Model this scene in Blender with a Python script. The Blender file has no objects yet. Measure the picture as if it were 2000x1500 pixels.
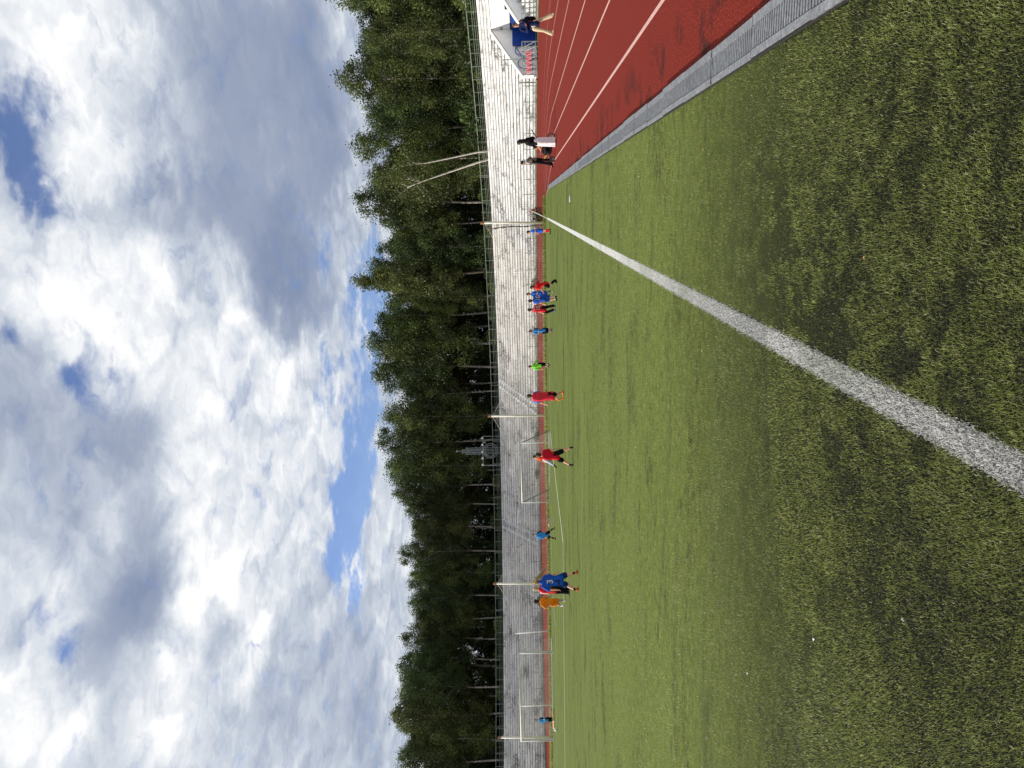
import bpy, math, random
import numpy as np
from mathutils import Vector, Matrix
from mathutils.bvhtree import BVHTree
S = bpy.context.scene
COL = S.collection
R = math.radians

# ------------------------------------------------------------------ camera (phone held sideways)
CAMH = 1.477
F, YAW, PIT, ROL = 1441.84, 0.23652, 0.0206, -0.01976
fw = Vector((-math.sin(YAW)*math.cos(PIT), math.cos(YAW)*math.cos(PIT), math.sin(PIT)))
rt = Vector((math.cos(YAW), math.sin(YAW), 0)); up = rt.cross(fw)
r2 = rt*math.cos(ROL)+up*math.sin(ROL); u2 = up*math.cos(ROL)-rt*math.sin(ROL)
cd = bpy.data.cameras.new('camera'); cam = bpy.data.objects.new('camera', cd); COL.objects.link(cam)
cam.matrix_world = Matrix(((-u2.x, r2.x, -fw.x, 0), (-u2.y, r2.y, -fw.y, 0), (-u2.z, r2.z, -fw.z, CAMH), (0, 0, 0, 1)))
cd.sensor_fit = 'HORIZONTAL'; cd.sensor_width = 36; cd.lens = F/2000*36
cd.clip_start = .1; cd.clip_end = 3000
S.camera = cam

# ------------------------------------------------------------------ world: sky with broken cloud, and the sun
SUN_EL, SUN_AZ = R(29), R(265)            # azimuth clockwise from +Y
S.view_settings.view_transform = 'Standard'; S.view_settings.look = 'None'
S.view_settings.exposure = .18; S.view_settings.gamma = 1
sd = bpy.data.lights.new('sun', 'SUN'); sd.energy = 4.7; sd.angle = R(.5); sd.color = (1, .93, .82)
so = bpy.data.objects.new('sun', sd); COL.objects.link(so)
SUNV = Vector((math.cos(SUN_EL)*math.sin(SUN_AZ), math.cos(SUN_EL)*math.cos(SUN_AZ), math.sin(SUN_EL)))
so.rotation_euler = SUNV.to_track_quat('Z', 'Y').to_euler()
so.location = (-60, 0, 60)

class NT:
    """tiny helper for node trees"""
    def __init__(s, nt): s.t = nt
    def n(s, typ, **kw):
        x = s.t.nodes.new(typ)
        for k, v in kw.items(): setattr(x, k, v)
        return x
    def put(s, sock, v):
        if isinstance(v, bpy.types.NodeSocket): s.t.links.new(v, sock)
        elif v is not None: sock.default_value = v
    def m(s, op, a, b=None, c=None, clamp=False):
        x = s.n('ShaderNodeMath', operation=op, use_clamp=clamp)
        s.put(x.inputs[0], a); s.put(x.inputs[1], b); s.put(x.inputs[2], c)
        return x.outputs[0]
    def v(s, op, a, b=None, c=None):
        x = s.n('ShaderNodeVectorMath', operation=op)
        s.put(x.inputs[0], a); s.put(x.inputs[1], b)
        if c is not None: s.put(x.inputs[2], c)
        return x.outputs['Value'] if op in ('DOT_PRODUCT', 'LENGTH') else x.outputs[0]
    def xyz(s, a, b, c):
        x = s.n('ShaderNodeCombineXYZ')
        for i, q in enumerate((a, b, c)): s.put(x.inputs[i], q)
        return x.outputs[0]
    def sep(s, a):
        x = s.n('ShaderNodeSeparateXYZ'); s.put(x.inputs[0], a); return x.outputs
    def noise(s, vec, scale, det=4, rough=.55, dist=0, out=0):
        x = s.n('ShaderNodeTexNoise'); s.put(x.inputs['Vector'], vec)
        x.inputs['Scale'].default_value = scale; x.inputs['Detail'].default_value = det
        x.inputs['Roughness'].default_value = rough; x.inputs['Distortion'].default_value = dist
        return x.outputs[out]
    def ramp(s, fac, stops, interp='LINEAR'):
        x = s.n('ShaderNodeValToRGB'); s.put(x.inputs[0], fac); cr = x.color_ramp; cr.interpolation = interp
        while len(cr.elements) < len(stops): cr.elements.new(.5)
        for e, (p, c) in zip(cr.elements, stops):
            e.position = p; e.color = (*c, 1) if len(c) == 3 else c
        return x.outputs[0]
    def mix(s, fac, a, b, blend='MIX'):
        x = s.n('ShaderNodeMix', data_type='RGBA', blend_type=blend)
        s.put(x.inputs[0], fac); s.put(x.inputs[6], a); s.put(x.inputs[7], b)
        return x.outputs[2]
    def mr(s, v, a, b, c=0., d=1., smooth=True):
        x = s.n('ShaderNodeMapRange', interpolation_type='SMOOTHSTEP' if smooth else 'LINEAR')
        s.put(x.inputs[0], v)
        for i, q in zip((1, 2, 3, 4), (a, b, c, d)): s.put(x.inputs[i], q)
        return x.outputs[0]
def c3(r, g, b): return (r, g, b, 1)
def srgb(r, g, b):
    f = lambda u: (u/255)/12.92 if u/255 <= .04045 else ((u/255+.055)/1.055)**2.4
    return (f(r), f(g), f(b))

W = bpy.data.worlds.new('World'); S.world = W; W.use_nodes = True
w = NT(W.node_tree); W.node_tree.nodes.clear()
# cloud layout: (azimuth, elevation, spread az, spread el, strength); grey bases negative, sunlit tops positive
DB=[(9.9,19.0,6.0,4.0,-0.38),(11.4,15.1,6.5,1.5,-0.24),(-4.1,17.9,4.3,2.0,-0.55),(-1.2,25.7,2.3,2.3,-0.22),(-0.7,29.4,1.9,1.8,-0.15),(-16.0,34.3,5.2,2.6,-0.22),(-17.0,29.1,3.0,1.4,-0.32),(-27.9,27.4,3.5,1.7,-0.55),(-33.7,29.8,3.5,1.6,-0.25),(-38.4,12.2,4.4,2.5,-0.22),(-32.8,22.6,2.1,1.1,-0.18),(-32.5,16.2,5.2,3.2,-0.08),(1.2,14.5,4.6,1.8,-0.25),(1.4,21.8,3.0,2.0,-0.25),(5.9,11.9,4.4,1.5,-0.15),(-8.9,16.5,2.4,1.5,-0.2),(-22.8,32.4,3.5,1.8,-0.1),(-30.0,12.4,3.2,1.5,-0.1),(-10.6,27.0,1.6,0.8,-0.05),(-37.0,19.2,2.6,2.0,-0.12),(-22.9,28.2,2.3,1.3,-0.1),(11.2,29.8,4.1,3.1,0.3),(3.9,30.0,4.1,1.8,0.28),(-7.7,30.7,3.2,2.3,0.42),(-5.5,22.4,2.4,1.6,0.28),(-13.5,24.5,4.8,3.1,0.22),(-11.0,18.6,1.8,1.3,0.4),(-37.1,32.9,2.0,1.6,0.3),(-40.1,30.4,1.6,1.1,0.45),(-27.6,23.7,2.6,1.5,0.38),(-23.0,23.6,3.1,2.4,0.2),(-19.2,19.6,4.3,2.9,0.15),(-31.4,20.7,2.2,1.0,0.35),(-27.8,33.9,1.9,0.8,0.2),(-25.0,18.0,2.7,2.5,0.15),(-39.2,24.5,1.9,1.2,0.3),(-33.8,25.0,1.4,0.8,0.25),(-11.3,15.9,2.4,0.7,0.2),(2.2,12.5,2.2,0.6,0.25),(-27.8,13.2,1.5,0.6,0.25),(-35.2,21.3,2.0,0.8,0.3),(-22.9,30.0,2.3,0.8,0.2),(-6.8,17.9,1.4,0.5,0.3),(-0.7,14.6,1.5,0.6,0.2),(-3.8,28.5,2.0,1.6,0.2),]
BB=[(6.1,33.6,2.2,1.0,1.2),(3.6,32.8,1.5,0.8,0.8),(1.1,31.7,1.9,1.0,1.15),(8.6,31.4,1.2,0.6,0.6),(-10.2,34.7,0.9,0.5,0.75),(-12.3,31.2,1.3,0.8,0.9),(-13.9,30.8,1.0,0.7,0.8),(-11.9,29.1,1.0,0.6,0.7),(-14.3,16.0,1.6,0.7,0.8),(-18.9,13.3,4.6,1.15,1.35),(-24.0,13.9,2.9,1.0,1.3),(-7.8,11.4,1.8,1.0,1.1),(-11.3,11.9,2.4,0.6,0.8),(-28.1,14.0,2.2,0.4,0.9),(-10.9,13.3,2.4,0.7,0.4),(-31.0,33.7,1.5,0.7,0.8),(-33.2,32.0,1.4,0.6,0.8),(-32.3,20.8,0.4,0.5,0.7),(-33.8,25.5,0.4,0.4,0.6),(-5.2,12.1,1.4,1.0,0.9),(-2.2,14.5,1.9,0.9,0.5),(-20.8,34.2,1.0,1.7,0.35),(-16.5,12.2,2.4,0.8,0.7),]
tc = w.n('ShaderNodeTexCoord').outputs['Generated']
dx, dy, dz = w.sep(tc)[:3]
az = w.m('MULTIPLY', w.m('ARCTAN2', dx, dy), 180/math.pi)
el = w.m('MULTIPLY', w.m('ARCSINE', dz), 180/math.pi)
den = w.m('ADD', w.m('MAXIMUM', dz, 0), .13)
pl = w.xyz(w.m('DIVIDE', dx, den), w.m('DIVIDE', dy, den), 0)
warp = w.noise(pl, 1.9, 5, .6, 0, 1)
wx, wy, wz = w.sep(warp)[:3]
azw = w.m('ADD', az, w.m('MULTIPLY', w.m('SUBTRACT', wx, .5), 13))
elw = w.m('ADD', el, w.m('MULTIPLY', w.m('SUBTRACT', wy, .5), 8))
warp2 = w.noise(pl, 6.5, 4, .6, 0, 1)
w2x, w2y, _ = w.sep(warp2)[:3]
azw = w.m('ADD', azw, w.m('MULTIPLY', w.m('SUBTRACT', w2x, .5), 5))
elw = w.m('ADD', elw, w.m('MULTIPLY', w.m('SUBTRACT', w2y, .5), 3))
pw = w.xyz(azw, elw, 0)
def blobs(lst):
    tot = None
    for a, e, sa, se, k in lst:
        d = w.v('MULTIPLY_ADD', pw, (1/sa, 1/se, 0), (-a/sa, -e/se, 0))
        g = w.m('POWER', 2.718, w.m('MULTIPLY', w.v('DOT_PRODUCT', d, d), -.6))
        tot = w.m('MULTIPLY', g, k) if tot is None else w.m('MULTIPLY_ADD', g, k, tot)
    return tot
shade = blobs(DB); blue = blobs(BB)
pls = w.v('MULTIPLY_ADD', warp2, (.22, .22, 0), pl)
n1 = w.noise(pls, 2.3, 7, .56)
sxy = Vector((SUNV.x, SUNV.y, 0)).normalized()
n1b = w.noise(w.v('ADD', pls, tuple(sxy*.05)), 2.3, 7, .56)
emb = w.m('SUBTRACT', n1, n1b)
n2 = w.noise(pls, 7.5, 6, .6)
V = w.m('MULTIPLY_ADD', shade, 1.0, .545)
amp = w.mr(shade, -.38, .05, .30, 1)
tex = w.m('MULTIPLY', w.m('SUBTRACT', n1, .5), .74)
tex = w.m('MULTIPLY_ADD', w.m('SUBTRACT', n2, .5), .26, tex)
tex = w.m('MULTIPLY_ADD', emb, 1.9, tex)
V = w.m('MULTIPLY_ADD', tex, amp, V)
V = w.m('MAXIMUM', w.m('MINIMUM', V, 1), 0)
cl = w.ramp(V, [(0, srgb(134, 147, 174)), (.22, srgb(154, 165, 187)), (.45, srgb(188, 197, 211)), (.68, srgb(222, 227, 234)), (.9, srgb(250, 251, 252)), (1, (1, 1, 1))])
cl = w.v('SCALE', cl, None); W.node_tree.nodes[-1].inputs['Scale'].default_value = 9.2
sky = w.n('ShaderNodeTexSky', sky_type='NISHITA', sun_disc=False, sun_elevation=SUN_EL, sun_rotation=SUN_AZ, air_density=1.1, dust_density=.6, ozone_density=1.5)
skyc = w.v('MULTIPLY', sky.outputs[0], (.84, .94, 1.30))
cov = w.m('ADD', blue, w.m('MULTIPLY', w.m('SUBTRACT', .5, n1), 1.3))
cov = w.m('MULTIPLY_ADD', w.m('SUBTRACT', .5, n2), 1.5, cov)
n3 = w.noise(w.v('MULTIPLY_ADD', warp2, (.10, .10, 0), pl), 14, 5, .65)
cov = w.m('MULTIPLY_ADD', w.m('SUBTRACT', .5, n3), 2.0, cov)
mask = w.mr(cov, .05, 1.25, 0, .93)
col = w.mix(mask, cl, skyc)
bg = w.n('ShaderNodeBackground'); w.put(bg.inputs[0], col); bg.inputs[1].default_value = .1
ow = w.n('ShaderNodeOutputWorld'); w.t.links.new(bg.outputs[0], ow.inputs[0])

# ------------------------------------------------------------------ materials
MATS = {}
def newmat(name):
    m = bpy.data.materials.new(name); m.use_nodes = True; m.node_tree.nodes.clear()
    n = NT(m.node_tree); b = n.n('ShaderNodeBsdfPrincipled'); o = n.n('ShaderNodeOutputMaterial')
    m.node_tree.links.new(b.outputs[0], o.inputs[0])
    return m, n, b
def bump(n, b, h, strength, dist=.02):
    x = n.n('ShaderNodeBump'); x.inputs['Strength'].default_value = strength; x.inputs['Distance'].default_value = dist
    n.put(x.inputs['Height'], h); n.put(b.inputs['Normal'], x.outputs[0])
def plain(name, col, rough=.6, var=.18, scale=9, metal=0, bmp=0, spec=.4):
    if name in MATS: return MATS[name]
    m, n, b = newmat(name)
    p = n.n('ShaderNodeTexCoord').outputs['Object']
    f = n.noise(p, scale, 5, .6)
    lo = tuple(x*(1-var) for x in col); hi = tuple(min(1, x*(1+var)) for x in col)
    n.put(b.inputs['Base Color'], n.ramp(f, [(.3, lo), (.7, hi)]))
    b.inputs['Roughness'].default_value = rough; b.inputs['Metallic'].default_value = metal
    b.inputs['Specular IOR Level'].default_value = spec
    if bmp: bump(n, b, n.noise(p, scale*4, 4), bmp, .01)
    MATS[name] = m; return m
def cloth(r, g, bb): return plain('fabric_%d_%d_%d' % (r, g, bb), srgb(r, g, bb), .85, .22, 14, bmp=.35, spec=.15)

def m_turf():
    # close to the touchline corner single fibres stand on black rubber infill; further out, where no single fibre
    # is modelled, the sheet itself carries the mean colour of the pile
    m, n, b = newmat('artificial_turf')
    p = n.n('ShaderNodeTexCoord').outputs['Object']
    fine = n.noise(p, 48, 5, .8)
    clump = n.noise(n.v('MULTIPLY', p, (7, 11, 1)), 1, 5, .72)
    strk = n.noise(n.v('MULTIPLY', p, (.30, 1.5, 1)), 1.2, 7, .68, .4)
    patch = n.noise(n.v('MULTIPLY', p, (.7, 1.2, 1)), .8, 6, .66, .6)
    tone = n.noise(n.v('MULTIPLY', p, (.06, .35, 1)), 1.0, 4, .6)
    inf = n.ramp(fine, [(.30, srgb(10, 10, 9)), (.5, srgb(25, 26, 20)), (.72, srgb(52, 56, 36))])
    g = n.ramp(clump, [(.22, srgb(42, 46, 26)), (.40, srgb(84, 95, 44)), (.56, srgb(105, 117, 56)), (.76, srgb(128, 138, 74))])
    g = n.mix(n.mr(tone, .36, .64, 0, .4), g, c3(*srgb(112, 123, 64)))
    g = n.mix(n.m('MULTIPLY', n.mr(patch, .52, .66, 0, .75), n.mr(clump, .60, .40, .25, 1)), g, c3(*srgb(44, 47, 32)))
    g = n.mix(n.mr(strk, .54, .68, 0, .6), g, c3(*srgb(70, 76, 44)))
    x, y, _ = n.sep(p)
    yy = n.m('ADD', y, n.m('MULTIPLY', n.noise(n.v('MULTIPLY', p, (.5, 0, 0)), 1, 2), .16))
    for y0, wd, k in ((22.95, .08, .8), (25.7, .07, .6), (20.2, .06, .5), (28.6, .08, .4), (34.2, .10, .35), (40, .12, .3)):
        s = n.mr(n.m('ABSOLUTE', n.m('SUBTRACT', yy, y0)), wd*.3, wd, k, 0)
        g = n.mix(s, g, c3(*srgb(44, 48, 30)))
    r = n.v('LENGTH', n.v('MULTIPLY', p, (1, 1, 0)))
    g = n.mix(n.mr(r, 3.0, 8.5), inf, g)
    n.put(b.inputs['Base Color'], g); b.inputs['Roughness'].default_value = .9; b.inputs['Specular IOR Level'].default_value = .08
    bump(n, b, clump, .6, .03)
    return m
def m_blade(name, rough=.5):
    m = bpy.data.materials.new(name); m.use_nodes = True; m.node_tree.nodes.clear(); n = NT(m.node_tree)
    a = n.n('ShaderNodeAttribute', attribute_name='Col').outputs[0]
    d = n.n('ShaderNodeBsdfPrincipled'); n.put(d.inputs['Base Color'], a); d.inputs['Roughness'].default_value = rough; d.inputs['Specular IOR Level'].default_value = .55
    t = n.n('ShaderNodeBsdfTranslucent'); n.put(t.inputs[0], a)
    x = n.n('ShaderNodeMixShader'); x.inputs[0].default_value = .45
    m.node_tree.links.new(d.outputs[0], x.inputs[1]); m.node_tree.links.new(t.outputs[0], x.inputs[2])
    o = n.n('ShaderNodeOutputMaterial'); m.node_tree.links.new(x.outputs[0], o.inputs[0])
    return m
def m_track():
    m, n, b = newmat('tartan_track')
    p = n.n('ShaderNodeTexCoord').outputs['Object']
    f = n.noise(p, 52, 4, .9); md = n.noise(p, 1.1, 5, .6); w1 = n.noise(n.v('MULTIPLY', p, (1.0, .9, 1)), 1.5, 6, .7)
    g = n.ramp(f, [(.37, srgb(40, 16, 13)), (.47, srgb(118, 40, 30)), (.57, srgb(142, 50, 38)), (.68, srgb(196, 100, 82))])
    g = n.mix(n.mr(md, .35, .7, 0, .45), g, c3(*srgb(122, 46, 36)))
    x = n.sep(p)[0]
    # dark scuffs of rubber and dirt beside the drain
    near = n.mr(x, 2.1, 1.15, 0, 1)
    g = n.mix(n.m('MULTIPLY', near, n.mr(w1, .50, .62, 0, .85)), g, c3(*srgb(56, 34, 30)))
    n.put(b.inputs['Base Color'], g); b.inputs['Roughness'].default_value = .9; b.inputs['Specular IOR Level'].default_value = .08
    bump(n, b, f, .9, .01)
    return m
def m_stand(name, base, dirt, amount, tint):
    m, n, b = newmat(name)
    uv = n.n('ShaderNodeUVMap').outputs[0]
    p = n.n('ShaderNodeTexCoord').outputs['Object']
    u, v_ = n.sep(uv)[0], n.sep(uv)[1]; row = n.m('FLOOR', v_)
    wn = n.n('ShaderNodeTexWhiteNoise', noise_dimensions='1D'); n.put(wn.inputs['W'], row); ro = wn.outputs['Value']
    uo = n.m('MULTIPLY_ADD', ro, 37.3, u)
    pan = n.n('ShaderNodeTexWhiteNoise', noise_dimensions='2D'); n.put(pan.inputs['Vector'], n.xyz(n.m('FLOOR', n.m('MULTIPLY', uo, .41)), row, 0))
    str_ = n.noise(n.xyz(n.m('MULTIPLY', uo, .5), n.m('MULTIPLY', v_, 3.3), 0), 1, 7, .72, .3)
    drip = n.noise(n.xyz(n.m('MULTIPLY', u, 5.5), n.m('MULTIPLY', v_, .8), 0), 1, 5, .7)
    blot = n.noise(p, .36, 6, .68, .5); fl = n.noise(p, 3.8, 6, .78)
    g = n.mix(pan.outputs['Value'], c3(*base), c3(*tint))
    g = n.mix(n.mr(str_, .60-.12*amount, .72, 0, .75*amount), g, c3(*dirt))
    g = n.mix(n.mr(drip, .56, .70, 0, .6*amount), g, c3(*[q*.8 for q in dirt]))
    g = n.mix(n.m('MULTIPLY', n.mr(blot, .50, .66, 0, 1), n.mr(fl, .42, .56, 0, .9)), g, c3(*[q*.55 for q in dirt]))
    g = n.mix(n.mr(fl, .58, .74, 0, .55*amount), g, c3(*[q*1.2 for q in dirt]))
    jj = n.m('FRACT', n.m('MULTIPLY', uo, .41))
    g = n.mix(n.mr(jj, .006, .02, .75, 0), g, c3(*[q*.5 for q in dirt]))
    n.put(b.inputs['Base Color'], g); b.inputs['Roughness'].default_value = .7; b.inputs['Specular IOR Level'].default_value = .3
    bump(n, b, fl, .4, .03)
    return m
def m_leaf(name, a, bcol):
    m = bpy.data.materials.new(name); m.use_nodes = True; m.node_tree.nodes.clear(); n = NT(m.node_tree)
    at = n.n('ShaderNodeAttribute', attribute_name='Col').outputs[2]
    rnd = n.n('ShaderNodeObjectInfo').outputs['Random']
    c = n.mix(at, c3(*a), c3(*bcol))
    h = n.n('ShaderNodeHueSaturation'); n.put(h.inputs['Color'], c); n.put(h.inputs['Value'], n.mr(rnd, 0, 1, .8, 1.2, False)); n.put(h.inputs['Hue'], n.mr(rnd, 0, 1, .49, .515, False))
    d = n.n('ShaderNodeBsdfPrincipled'); n.put(d.inputs['Base Color'], h.outputs[0]); d.inputs['Roughness'].default_value = .5; d.inputs['Specular IOR Level'].default_value = .3
    t = n.n('ShaderNodeBsdfTranslucent'); n.put(t.inputs[0], h.outputs[0])
    x = n.n('ShaderNodeMixShader'); x.inputs[0].default_value = .3
    m.node_tree.links.new(d.outputs[0], x.inputs[1]); m.node_tree.links.new(t.outputs[0], x.inputs[2])
    o = n.n('ShaderNodeOutputMaterial'); m.node_tree.links.new(x.outputs[0], o.inputs[0])
    return m
def m_birch():
    m, n, b = newmat('birch_bark')
    p = n.n('ShaderNodeTexCoord').outputs['Object']
    f = n.noise(n.v('MULTIPLY', p, (1.5, 1.5, 7)), 1.3, 5, .7); h = n.noise(p, .5, 3)
    g = n.ramp(f, [(.38, srgb(44, 40, 36)), (.48, srgb(140, 134, 124)), (.62, srgb(196, 190, 178))])
    g = n.mix(n.mr(h, .40, .62, 0, .75), g, c3(*srgb(78, 70, 60)))
    n.put(b.inputs['Base Color'], g); b.inputs['Roughness'].default_value = .8
    return m
TURF = m_turf(); BLADE = m_blade('turf_fibre', .42); TRACK = m_track()
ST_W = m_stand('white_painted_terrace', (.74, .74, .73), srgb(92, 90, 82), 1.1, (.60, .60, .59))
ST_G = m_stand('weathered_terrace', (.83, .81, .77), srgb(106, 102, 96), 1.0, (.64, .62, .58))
BARK = m_birch(); BARKD = plain('dark_bark', srgb(84, 74, 62), .9, .4, 6)
LEAF = [m_leaf('leaf_birch', srgb(42, 54, 27), srgb(118, 132, 68)), m_leaf('leaf_alder', srgb(36, 49, 27), srgb(92, 109, 55)), m_leaf('leaf_aspen', srgb(58, 62, 32), srgb(112, 116, 62)), m_leaf('leaf_shade', srgb(34, 44, 25), srgb(72, 84, 46))]
WHITE = plain('white_paint', (.78, .78, .74), .5, .1, 6)
CREAM = plain('cream_paint', (.72, .69, .58), .55, .2, 3)
STEEL = plain('grey_steel', srgb(128, 136, 132), .5, .25, 5, .3)
GREENISH = plain('green_grey_rail_paint', srgb(120, 130, 118), .55, .3, 3)
BLUE = plain('blue_gate_paint', srgb(28, 66, 150), .45, .2, 4)
BLACK = plain('black_plastic', (.012, .012, .013), .5, .3, 12)
RUBBER = plain('black_rubber', (.02, .02, .02), .8, .3, 12)

# ------------------------------------------------------------------ mesh helpers
class MB:
    def __init__(s): s.v = []; s.f = []
    def add(s, vs, fs):
        o = len(s.v); s.v.extend([tuple(q) for q in vs]); s.f.extend([tuple(i+o for i in f) for f in fs]); return s
    def box(s, c, size, rz=0, m=None):
        hx, hy, hz = [q/2 for q in size]; ca, sa = math.cos(rz), math.sin(rz); vs = []
        for z in (-hz, hz):
            for x, y in ((-hx, -hy), (hx, -hy), (hx, hy), (-hx, hy)):
                q = (c[0]+x*ca-y*sa, c[1]+x*sa+y*ca, c[2]+z); vs.append(q)
        return s.add(vs, [(3, 2, 1, 0), (4, 5, 6, 7), (0, 1, 5, 4), (1, 2, 6, 5), (2, 3, 7, 6), (3, 0, 4, 7)])
    def tube(s, pts, r, n=6, cap=True):
        pts = [Vector(p) for p in pts]; rs = r if isinstance(r, (list, tuple)) else [r]*len(pts)
        vs = []; fs = []; k = len(pts); ref = None
        for i, p in enumerate(pts):
            t = (pts[min(i+1, k-1)]-pts[max(i-1, 0)]); t = t.normalized() if t.length > 1e-9 else Vector((0, 0, 1))
            if ref is None: ref = Vector((1, 0, 0)) if abs(t.x) < .8 else Vector((0, 1, 0))
            a = (ref-t*ref.dot(t)).normalized(); b = t.cross(a); ref = a
            for j in range(n):
                q = 2*math.pi*j/n; vs.append(p+(a*math.cos(q)+b*math.sin(q))*rs[i])
        for i in range(k-1):
            for j in range(n):
                fs.append((i*n+j, i*n+(j+1) % n, (i+1)*n+(j+1) % n, (i+1)*n+j))
        if cap: fs.append(tuple(range(n-1, -1, -1))); fs.append(tuple(range((k-1)*n, k*n)))
        return s.add(vs, fs)
    def ball(s, c, r, nu=12, nv=8, axes=None):
        r = (r, r, r) if not isinstance(r, (tuple, list)) else r
        ax = axes or (Vector((1, 0, 0)), Vector((0, 1, 0)), Vector((0, 0, 1))); c = Vector(c)
        vs = [c+ax[2]*r[2]]; fs = []
        for i in range(1, nv):
            a = math.pi*i/nv
            for j in range(nu):
                b = 2*math.pi*j/nu
                vs.append(c+ax[0]*(r[0]*math.sin(a)*math.cos(b))+ax[1]*(r[1]*math.sin(a)*math.sin(b))+ax[2]*(r[2]*math.cos(a)))
        vs.append(c-ax[2]*r[2]); L = len(vs)-1
        for j in range(nu): fs.append((0, 1+j, 1+(j+1) % nu)); fs.append((L, L-nu+(j+1) % nu, L-nu+j))
        for i in range(nv-2):
            for j in range(nu): a = 1+i*nu; fs.append((a+j, a+nu+j, a+nu+(j+1) % nu, a+(j+1) % nu))
        return s.add(vs, fs)
    def mesh(s, name):
        me = bpy.data.meshes.new(name); me.from_pydata([tuple(v) for v in s.v], [], s.f); me.update(); return me
    def build(s, name, mat, parent=None, smooth=False):
        me = s.mesh(name); me.materials.append(mat)
        if smooth: me.polygons.foreach_set('use_smooth', [True]*len(me.polygons))
        o = bpy.data.objects.new(name, me); COL.objects.link(o)
        if parent: o.parent = parent
        return o
def empty(name, loc, rz=0):
    o = bpy.data.objects.new(name, None); COL.objects.link(o); o.location = loc; o.rotation_euler.z = rz; o.empty_display_size = .3
    return o
def tag(o, label=None, cat=None, group=None, kind=None):
    for k, v in (('label', label), ('category', cat), ('group', group), ('kind', kind)):
        if v: o[k] = v
    return o
def npmesh(name, verts, faces_flat, sizes, mat, cols=None, smooth=False):
    me = bpy.data.meshes.new(name); nv = len(verts); nf = len(sizes)
    me.vertices.add(nv); me.vertices.foreach_set('co', np.ascontiguousarray(verts, np.float32).ravel())
    me.loops.add(len(faces_flat)); me.loops.foreach_set('vertex_index', np.ascontiguousarray(faces_flat, np.int32))
    me.polygons.add(nf); st = np.concatenate(([0], np.cumsum(sizes)[:-1])).astype(np.int32)
    me.polygons.foreach_set('loop_start', st)
    me.update(calc_edges=True)
    if cols is not None:
        a = me.attributes.new('Col', 'FLOAT_COLOR', 'POINT'); a.data.foreach_set('color', np.ascontiguousarray(cols, np.float32).ravel())
    if smooth: me.polygons.foreach_set('use_smooth', np.ones(nf, bool))
    me.materials.append(mat); return me
def link(name, me, parent=None):
    o = bpy.data.objects.new(name, me); COL.objects.link(o)
    if parent: o.parent = parent
    return o
rng = np.random.default_rng(7); random.seed(11)
CEN = (-34.8, 38.0)                                   # centre of the bend
RT = ([0, 28, 36, 45, 60, 80, 105, 130, 160], [55, 55.5, 57.3, 58, 59.5, 58.5, 55, 52, 51])
def polar(th, d, z=0.):                               # a point d metres behind the foot of the stand
    r = float(np.interp(th, *RT))+d; a = R(th); return Vector((CEN[0]+r*math.cos(a), CEN[1]+r*math.sin(a), z))
XT, YG, XG = -.804, 46.85, .85                        # touchline, goal line, edge of the turf

# ------------------------------------------------------------------ ground, track, verge, turf
def sheet(name, poly, z, mat):
    b = MB(); b.add([(x, y, z) for x, y in poly], [tuple(range(len(poly)))]); o = b.build(name, mat); tag(o, kind='structure'); return o
sheet('ground', [(-900, -900), (900, -900), (900, 900), (-900, 900)], -.06, plain('bare_ground', srgb(92, 90, 62), .9, .3, .3))
ring = [tuple(polar(t, .1).xy) for t in range(4, 158, 3)]
sheet('running_track', [(-6, -25), (22, -25), (22, 30)]+ring+[(-85, 40), (-60, 30)], 0, TRACK)
vb = [(1.02, 44.6), (.9, 47.5), (.5, 50.8), (-.35, 53.2), (-1.5, 56), (-3.9, 58.2), (-8, 60.2), (-12.5, 61.2), (-17.5, 62.4), (-21.8, 61.4), (-25, 58.6), (-29, 57.2), (-35.4, 58.6), (-39.2, 57.4), (-43, 57), (-52.7, 60.5), (-70, 60), (-85, 55), (-85, 40), (-3, 40)]
def verge_mat():
    m, n, b = newmat('rough_grass'); p = n.n('ShaderNodeTexCoord').outputs['Object']
    f = n.noise(p, 7, 6, .7); g2 = n.noise(p, .8, 4, .6)
    g = n.ramp(f, [(.3, srgb(64, 72, 34)), (.5, srgb(116, 124, 62)), (.72, srgb(168, 160, 104))])
    g = n.mix(n.mr(g2, .5, .7, 0, .6), g, c3(*srgb(150, 140, 92)))
    n.put(b.inputs['Base Color'], g); b.inputs['Roughness'].default_value = .9; bump(n, b, f, 1, .05); return m
VERGE = verge_mat()
sheet('verge', vb, .008, VERGE)
sheet('turf', [(-78, -25), (XG, -25), (XG, 44.4), (.75, 47.6), (.3, 50.2), (-1.9, 50.9), (-7.1, 52.4), (-16.8, 52.6), (-26.2, 51), (-38.3, 49.7), (-60, 49), (-78, 48.5)], .016, TURF)

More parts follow.
